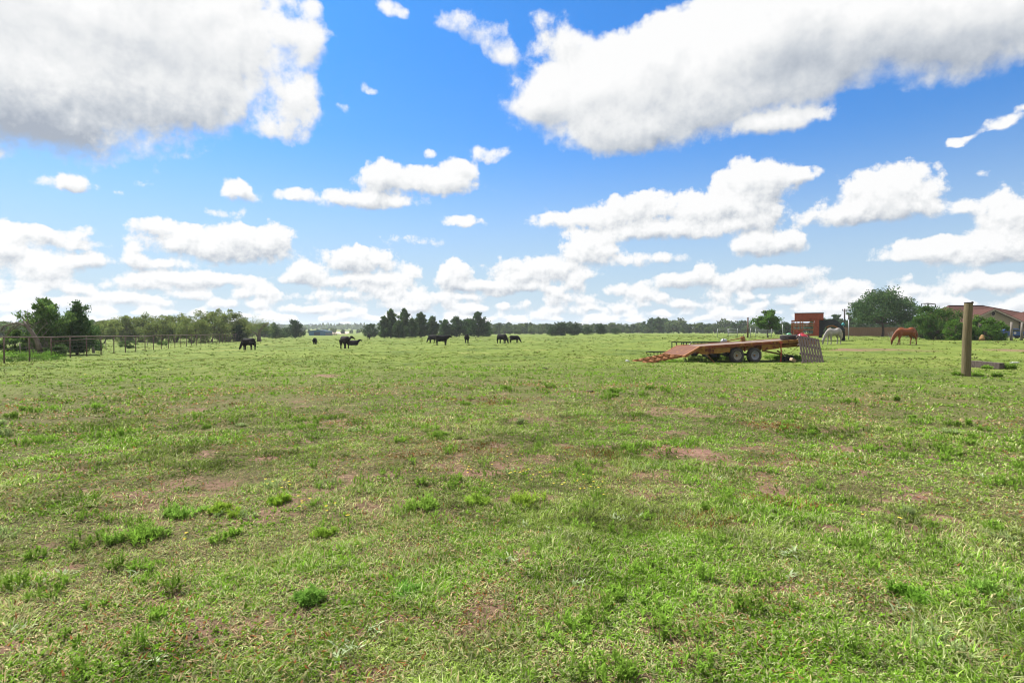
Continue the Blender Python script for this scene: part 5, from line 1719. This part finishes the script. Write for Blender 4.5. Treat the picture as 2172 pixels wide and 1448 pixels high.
tim = thing('timber', 'short weathered timber baulk lying in the grass behind the big wooden post', 'timber', (pa.x, pa.y, pa.z))
d = pb - pa; d.z = 0; L_ = d.length
tim.rotation_euler = (0, 0, math.atan2(d.y, d.x))
m = MB(); rg = random.Random(3)
prof = [(0, .29), (L_ * .3, .30), (L_ * .55, .275), (L_ * .56, .285), (L_, .26), (L_ + .01, .0), (0, .0)]
m.prism(prof, -.12, .14); m.build('baulk', noise_mat('old_dark_timber', (.060, .046, .040), (.155, .122, .110), 5, .95, bump=.7, stretch=(3, 3, 1), c3=(.05, .04, .035), thr=(.56, .68), scale3=4), tim, bevel=.012)
p = at(2152, 770)
m = MB(); m.box((0, 0, .025), (.42, .16, .035), Matrix.Rotation(R(8), 3, 'Z')); m.box((.05, .01, .05), (.25, .12, .02), Matrix.Rotation(R(-6), 3, 'Z'))
o = m.build('white_board', noise_mat('white_plastic', (.62, .61, .58), (.78, .77, .74), 8, .6), bevel=.008); o.location = p; tag(o, 'small white board lying flat in the grass right of the timber', 'board')
p = at(1330, 767); m = MB(); m.ball((0, 0, .04), (.10, .08, .06), 7); m.ball((.08, .02, .03), (.06, .05, .04), 6)
o = m.build('white_bag', noise_mat('crumpled_white_plastic', (.55, .55, .54), (.75, .75, .74), 20, .5, bump=.6), smooth_=True); o.location = p; tag(o, 'small crumpled white bag on the grass left of the trailer ramps', 'bag')

# tall wooden posts of the yard line
for px, d, top, r_, lab in ((2145, 61, 683, .125, 'grey wooden yard post in front of the blue car'), (2167, 61, 684, .115, 'grey wooden yard post at the right edge, next to the blue car'), (2009, 64, 684, .075, 'thin grey yard post between the two green bushes')):
    p = by(px, d); m = MB(); hh = zat(top, d) - p.z
    m.tube([(0, 0, -.2), (0, 0, hh * .5), (.03, 0, hh)], [r_, r_ * .96, r_ * .9], 12)
    o = m.build('yard_post', wood_grey, None, True); o.location = p; tag(o, lab, 'post', 'grey yard posts before the house')

# ------------------------------------------------------------------ brown board fence behind the oak
brown = noise_mat('brown_fence_boards', (.20, .115, .070), (.31, .185, .115), 3, .85, bump=.3, stretch=(6, 6, .4))
fa, fb = by(1785, 122), by(2008, 118)
bf = thing('board_fence', 'long brown wooden board fence behind the oak and chestnut horse', 'fence', fa)
d = fb - fa; n = 64
m = MB()
for k in range(n):
    t = (k + .5) / n; c = d * t; zz = gz(fa.x + c.x, fa.y + c.y) - fa.z
    m.box((c.x, c.y, zz + .95 + random.uniform(-.02, .02)), (d.length / n - .012, .025, 1.9), Matrix.Rotation(math.atan2(d.y, d.x), 3, 'Z'))
m.build('boards', brown, bf)
for k in range(10):
    c = d * (k / 9.0); zz = gz(fa.x + c.x, fa.y + c.y) - fa.z
    m = MB(); m.box((c.x + .03, c.y + .08, zz + .95), (.1, .1, 1.95)); m.build('post', brown, bf)
m = MB()
for z in (.4, 1.5): m.bar((0, .03, z), (d.x, d.y + .03, z + gz(fb.x, fb.y) - fa.z), .05, .09)
m.build('rail', brown, bf)
# pale boards propped by the fence
p = by(1888, 66)
pb_ = thing('leaning_boards', 'pale grey boards propped upright behind the chestnut horse\'s head', 'boards', p)
for x, t, h_ in ((-.05, .16, .9), (.14, .10, 1.0), (.30, .05, .95), (.46, .13, 1.0)):
    m = MB(); m.bar((x + t, 0, 0), (x - t, .08, h_), .13, .025); m.build('board', wood_grey, pb_)
# slim pale posts
for px, d, top, base, lab in ((1800, 70, 678, 713, 'slim pale steel post right of the black gooseneck'), (1660, 88, 688, 715, 'slim pale steel post right of the small bright tree'), (1592, 90, 696, 714, 'slim pale steel post beside the tall rusty post')):
    p = by(px, d); m = MB(); m.tube([(0, 0, -.1), (0, 0, zat(top, d) - p.z)], .045, 8); o = m.build('steel_post', galv, None, True); o.location = p; tag(o, lab, 'post')
p = by(1586, 90); m = MB(); m.tube([(0, 0, -.1), (0, 0, 1.3), (.01, 0, zat(674, 90) - p.z)], [.13, .125, .115], 12); m.lathe([(.001, .06), (.10, .05), (.14, .0), (.001, -.01)], (.01, 0, zat(674, 90) - p.z), 'z', 12)
o = m.build('rusty_post', pipe, None, True); o.location = p; tag(o, 'tall rusty steel post standing left of the small bright green tree', 'post')
# pipe gate panels in the field
for px, d, w, hh, lab, rails in ((1522, 96, 1.75, 1.35, 'open pale pipe frame left of the pale pipe gate', (1.33,)), (1544, 97, 1.6, 1.4, 'pale pipe gate of five rails in the far pasture', (.35, .62, .88, 1.12, 1.37)), (1603, 89, 2.4, 1.3, 'low pale wire panel in front of the small bright tree', (.4, .7, 1.0, 1.28))):
    p = by(px, d); g = thing('gate_panel', lab, 'gate', p, R(-4))
    for x in (0, w): 
        m = MB(); m.tube([(x, 0, 0), (x, 0, hh + .1)], .04, 8); m.build('upright', galv, g, True)
    for z in rails:
        m = MB(); m.tube([(0, 0, z), (w, 0, z)], .026, 6); m.build('rail', galv, g, True)

# power poles and a tall steel frame beyond
for px, d, top, lab, arm in ((1791, 150, 655, 'dark power pole with crossarm left of the oak, the taller of two', 1), (1800, 152, 662, 'dark power pole nearest the oak, the shorter of two', 1)):
    p = by(px, d); hh = zat(top, d) - p.z
    o = thing('utility_pole', lab, 'pole', p)
    m = MB(); m.tube([(0, 0, -.2), (0, 0, hh)], [.24, .16], 10); m.build('shaft', noise_mat('tarred_pole', (.03, .024, .02), (.06, .05, .042), 5, .9), o, True)
    m = MB(); m.box((.4, .0, hh - .45), (2.2, .12, .16)); m.build('crossarm', dark_steel, o)
    for x in (-.55, .4, 1.35):
        m = MB(); m.lathe([(.001, .34), (.07, .3), (.10, .2), (.07, .1), (.09, .0), (.001, 0)], (x, 0, hh - .37), 'z', 10); m.build('insulator', dark_steel, o, True)
    if px == 1800:
        m = MB(); m.tube([(.35, 0, hh - 2.4), (.35, 0, hh - 1.2)], .36, 12); m.build('transformer', dark_steel, o, True)
p = by(1965, 105); hh = zat(643, 105) - p.z
o = thing('steel_tower', 'tall dark A-shaped steel frame rising behind the large loose bush', 'frame', p)
m = MB()
for a, b_ in (((-.5, 0, 0), (.2, 0, hh)), ((.75, 0, 0), (.25, 0, hh)), ((-.5, 1.6, 0), (.2, 1.6, hh)), ((.2, 0, hh), (1.85, .4, hh - .12)), ((.2, 1.6, hh), (1.85, 1.2, hh - .12)), ((.2, 0, hh), (.2, 1.6, hh)), ((1.85, .4, hh - .12), (1.85, 1.2, hh - .12)), ((1.85, .4, hh - .12), (1.85, .4, hh - .8))): m.bar(a, b_, .09)
m.build('lattice', dark_steel, o)
p = by(1788, 69); m = MB(); m.tube([(0, 0, 0), (0, 0, zat(690, 69) - p.z)], .03, 8); m.lathe([(.001, .38), (.05, .34), (.2, .12), (.2, .0), (.001, .0)], (0, 0, zat(690, 69) - p.z), 'z', 12)
o = m.build('bird_feeder', noise_mat('teal_paint', (.03, .22, .25), (.05, .30, .33), 5, .5), None, True); o.location = p; tag(o, 'small teal topped feeder on a pole behind the black gooseneck', 'feeder')

# ------------------------------------------------------------------ house
HD = 96.0
hp = by(2079, HD)
house = thing('house', 'low brick house with red brown hip roof and front gable', 'house', hp)
hx = lambda px: (px - 2079) / F_PX * HD
hz = lambda py: zat(py, HD) - hp.z
brick_m, nt, b = new_mat('tan_brick')
tc_ = N(nt, 'ShaderNodeTexCoord'); bk = N(nt, 'ShaderNodeTexBrick', i_Scale=3.0)
mp = N(nt, 'ShaderNodeMapping'); mp.inputs['Rotation'].default_value = (R(90), 0, 0); nt.links.new(tc_.outputs['Object'], mp.inputs['Vector']); nt.links.new(mp.outputs[0], bk.inputs['Vector'])
bk.inputs['Color1'].default_value = (.34, .20, .14, 1); bk.inputs['Color2'].default_value = (.42, .27, .19, 1); bk.inputs['Mortar'].default_value = (.42, .38, .33, 1); bk.inputs['Mortar Size'].default_value = .012
nt.links.new(bk.outputs['Color'], b.inputs['Base Color']); b.inputs['Roughness'].default_value = .9
shingle = noise_mat('red_brown_shingles', (.062, .023, .016), (.100, .040, .028), 4, .95, bump=.3, stretch=(1, 1, 3))
siding = noise_mat('olive_tan_siding', (.26, .225, .15), (.33, .29, .20), 3, .85, bump=.2, stretch=(.5, .5, 8))
trim_m = noise_mat('tan_trim', (.32, .27, .20), (.40, .35, .27), 4, .7)
EV = hz(684)                                  # eaves
gx0, gx1 = -4.85, 4.85
m = MB(); m.box((5.2, 6.2, EV / 2), (19.2, 11.6, EV)); m.build('wall', brick_m, house)
m = MB()                                      # hip roof of the main block
RZ = hz(645)
e0, e1, f0, f1 = -5.3, 15.9, -.2, 12.6
r0, r1 = hx(2071), hx(2147)
vs = [(e0, f0, EV), (e1, f0, EV), (e1, f1, EV), (e0, f1, EV), (r0, 6.2, RZ), (r1, 6.2, RZ)]
m.add(vs, [(0, 1, 5, 4), (1, 2, 5), (2, 3, 4, 5), (3, 0, 4), (3, 2, 1, 0)]); m.build('roof', shingle, house)
m = MB(); m.bar((r0 - .1, 6.2, RZ + .04), (r1 + .1, 6.2, RZ + .04), .34, .12); m.bar((r1, 6.2, RZ + .03), (e1, f0 + .2, EV + .05), .2, .1); m.bar((r0, 6.2, RZ + .03), (e0, f0 + .2, EV + .05), .2, .1); m.build('ridge_cap', noise_mat('dark_ridge', (.06, .025, .02), (.10, .04, .03), 6, .9), house)
# front gable, standing forward
GZ = hz(657)
m = MB(); m.prism([(gx0 + .5, 0), (gx1 - .5, 0), (gx1 - .5, EV + .10), (0, GZ - .12), (gx0 + .5, EV + .10)], -2.4, .4); m.build('gable_wall', siding, house)
m = MB()
for s in (-1, 1):
    a = Vector((0, 0, GZ)); c = Vector((s * (gx1 + .1), 0, EV - .1)); dn = (c - a).normalized(); nn = Vector((-dn.z * s, 0, abs(dn.x))) * .10
    vs = []
    for y in (-2.9, 5.5):
        for q_ in (a, c): vs += [(q_.x, y, q_.z), (q_.x + nn.x, y, q_.z + nn.z)]
    m.add(vs, [(0, 2, 3, 1), (4, 5, 7, 6), (0, 1, 5, 4), (2, 6, 7, 3), (1, 3, 7, 5), (0, 4, 6, 2)])
m.build('gable_roof', shingle, house)
m = MB()
for s in (-1, 1): m.bar((0, -2.92, GZ - .09), (s * (gx1 + .1), -2.92, EV - .19), .05, .22)
m.build('barge_board', trim_m, house)
m = MB(); m.lathe([(.001, -.06), (.34, -.06), (.34, .0), (.001, .0)], (.05, -2.42, hz(666)), 'y', 24); m.build('vent', dark_steel, house)
m = MB(); m.lathe([(.33, -.09), (.42, -.09), (.42, .0), (.33, .0), (.33, -.09)], (.05, -2.42, hz(666)), 'y', 24); m.build('vent_frame', trim_m, house)
# porch at the right with its own hip roof
qx0, qx1 = hx(2139), hx(2230); PE = hz(685.5); PT = hz(661)
vs = [(qx0, -3.4, PE), (qx1, -3.4, PE), (qx1, 3.0, PE), (qx0, 3.0, PE), (qx0 + 2.9, .6, PT), (qx1 - 2.9, .6, PT)]
m = MB(); m.add(vs, [(0, 1, 5, 4), (1, 2, 5), (2, 3, 4, 5), (3, 0, 4), (3, 2, 1, 0)]); m.build('porch_roof', shingle, house)
m = MB(); m.box(((qx0 + qx1) / 2, -3.38, PE - .09), (qx1 - qx0 - .1, .12, .18)); m.build('porch_beam', trim_m, house)
for x in (qx0 + .3, (qx0 + qx1) / 2, qx1 - .3):
    m = MB(); m.box((x, -3.2, (PE - .18) / 2), (.32, .32, PE - .18)); m.build('porch_post', brick_m, house)
m = MB(); m.box((hx(2160), .34, 1.05), (1.0, .08, 2.1)); dr = m.build('door', noise_mat('teal_door', (.03, .14, .14), (.05, .2, .2), 4, .5), house)
m = MB(); m.ball((hx(2160) + .4, .26, 1.02), (.05, .05, .05), 6); m.build('handle', galv, dr, True)
glass = noise_mat('dark_window_glass', (.02, .025, .03), (.05, .06, .07), 2, .08, bump=0)
for px in (2058, 2100):
    m = MB(); x = hx(px); m.box((x, -2.42, 1.45), (1.3, .06, 1.3)); w_ = m.build('window', trim_m, house)
    m = MB(); m.box((x, -2.46, 1.45), (1.1, .03, 1.1)); m.build('pane', glass, w_)
m = MB(); m.tube([(hx(2110), 1.5, hz(672)), (hx(2110), 1.5, hz(667))], .12, 10); m.build('vent_pipe', noise_mat('white_pipe', (.6, .6, .6), (.75, .75, .75), 5, .5), house, True)
m = MB(); m.box((8, -6.5, .02), (26, 3.0, .06)); dv = m.build('driveway', noise_mat('pale_concrete', (.42, .40, .37), (.52, .50, .46), 6, .9)); dv.location = hp; tag(dv, kind='structure')

# blue car before the porch
cp = by(2143, 84)
car = thing('parked_car', 'blue car parked in front of the house behind a grey yard post', 'car', cp, R(168))
blue = noise_mat('blue_car_paint', (.010, .055, .23), (.016, .075, .29), 3, .25, bump=0)
m = MB(); m.prism([(-2.1, .35), (-2.1, .75), (-2.0, .90), (-1.2, .98), (-.55, 1.42), (.95, 1.45), (1.6, 1.05), (2.1, .95), (2.15, .5), (2.1, .35)], -.85, .85); m.build('body', blue, car, bevel=.08)
m = MB()
for y in (-.857, .857): m.prism([(-1.0, 1.0), (-.5, 1.35), (.88, 1.37), (1.38, 1.03)], y - .006, y + .006)
m.add([(-1.16, -.7, .99), (-1.16, .7, .99), (-.6, .62, 1.385), (-.6, -.62, 1.385)], [(0, 1, 2, 3)]); m.add([(1.60, -.7, 1.06), (1.60, .7, 1.06), (.98, .62, 1.45), (.98, -.62, 1.45)], [(0, 1, 2, 3)])
m.build('window', glass, car)
for x in (-1.3, 1.35):
    for y, f in ((-.80, -1), (.80, 1)): wheel(car, x, y, rim_grey, .33, f, .2)
m = MB()
for y in (-.6, .6): m.box((-2.12, y, .72), (.05, .3, .14))
m.build('headlight', rim_cream, car)
m = MB()
for y in (-.7, .7): m.box((2.14, y, .82), (.05, .2, .2))
m.build('tail_light', noise_mat('red_lens', (.4, .01, .01), (.5, .02, .02), 4, .3), car)
m = MB(); m.lathe([(.001, 0), (.17, 0), (.17, .012), (.001, .012)], (-.1, .858, .78), 'y', 20); m.build('door_badge', noise_mat('pale_badge', (.55, .5, .52), (.68, .62, .64), 9, .5), car)

# tan stump in the bushes
p = by(2082, 60); m = MB(); m.tube([(0, 0, 0), (.03, 0, .35), (.12, 0, .62)], [.26, .2, .12], 12); m.ball((.02, -.1, .22), (.24, .2, .22), 8)
o = m.build('tree_stump', noise_mat('tan_stump', (.22, .13, .05), (.34, .21, .09), 6, .9, bump=.5), None, True); o.location = p; tag(o, 'small tan tree stump at the foot of the dense dark bush', 'stump')

# ------------------------------------------------------------------ blue barn and pens far off
p = by(655, 300)
bn = thing('barn', 'low blue metal barn with a shallow gable far across the pasture', 'barn', p)
barn_blue = noise_mat('blue_sheet_metal', (.018, .115, .21), (.028, .145, .26), .6, .5, bump=.1, stretch=(9, 1, .2))
bw = 35 / F_PX * 300; bh0, bh1 = zat(702.3, 300) - p.z, zat(699.8, 300) - p.z
m = MB(); m.prism([(0, 0), (bw, 0), (bw, bh0), (bw * .55, bh1), (0, bh0)], 0, 12); m.build('wall', barn_blue, bn)
m = MB()
for a, c in (((-.2, bh0 - .02), (bw * .55, bh1 + .08)), ((bw * .55, bh1 + .08), (bw + .2, bh0 - .02))): m.bar((a[0], 6, a[1]), (c[0], 6, c[1]), 12.6, .10)
m.build('roof', noise_mat('dark_blue_roof', (.016, .05, .08), (.026, .07, .10), 2, .5), bn)
m = MB(); m.box((bw * .5, -.03, bh0 * .42), (3.2, .06, bh0 * .84)); m.build('door', noise_mat('dark_barn_door', (.012, .04, .06), (.02, .055, .08), 2, .6), bn)
p = by(691, 296)
pn = thing('corral_fence', 'small brown corral fence right beside the blue barn', 'fence', p)
for k in range(6): 
    m = MB(); m.box((k * 1.15, 0, .65), (.14, .14, 1.3)); m.build('post', wood_grey, pn)
for z in (.4, .8, 1.2):
    m = MB(); m.box((2.9, -.08, z), (5.9, .05, .16)); m.build('rail', noise_mat('brown_rail', (.17, .10, .07), (.24, .15, .11), 4, .9), pn)
# a strip of dry stubble beyond
xa, xb = by(690, 430), by(736, 430); xc, xd = by(745, 600), by(685, 600)
me_m = noise_mat('dry_stubble', (.50, .38, .27), (.62, .50, .38), .1, .95, bump=0)
N_ = 12; vs = []; qs = []
for i in range(N_ + 1):
    for j in range(N_ + 1):
        u, w_ = i / N_, j / N_
        x = (xa.x * (1 - u) + xb.x * u) * (1 - w_) + (xd.x * (1 - u) + xc.x * u) * w_; y = 430 * (1 - w_) + 600 * w_
        vs.append((x, y, gz(x, y) + .12 + .3 * w_))
for i in range(N_):
    for j in range(N_): a = i * (N_ + 1) + j; qs.append((a, a + N_ + 1, a + N_ + 2, a + 1))
tag(raw_mesh('stubble_field', vs, qs, np.zeros((0, 3), int), me_m), kind='structure')
# ------------------------------------------------------------------ air
hm = bpy.data.materials.new('haze'); hm.use_nodes = True
nt = hm.node_tree; nt.nodes.clear()
pv = N(nt, 'ShaderNodeVolumePrincipled'); pv.inputs['Color'].default_value = (.86, .91, .97, 1); pv.inputs['Density'].default_value = .00022; pv.inputs['Anisotropy'].default_value = .2
out = N(nt, 'ShaderNodeOutputMaterial'); nt.links.new(pv.outputs[0], out.inputs['Volume'])
m = MB(); m.box((0, 0, 18.5), (18600, 18600, 43))
hz_o = m.build('haze', hm); tag(hz_o, kind='stuff')
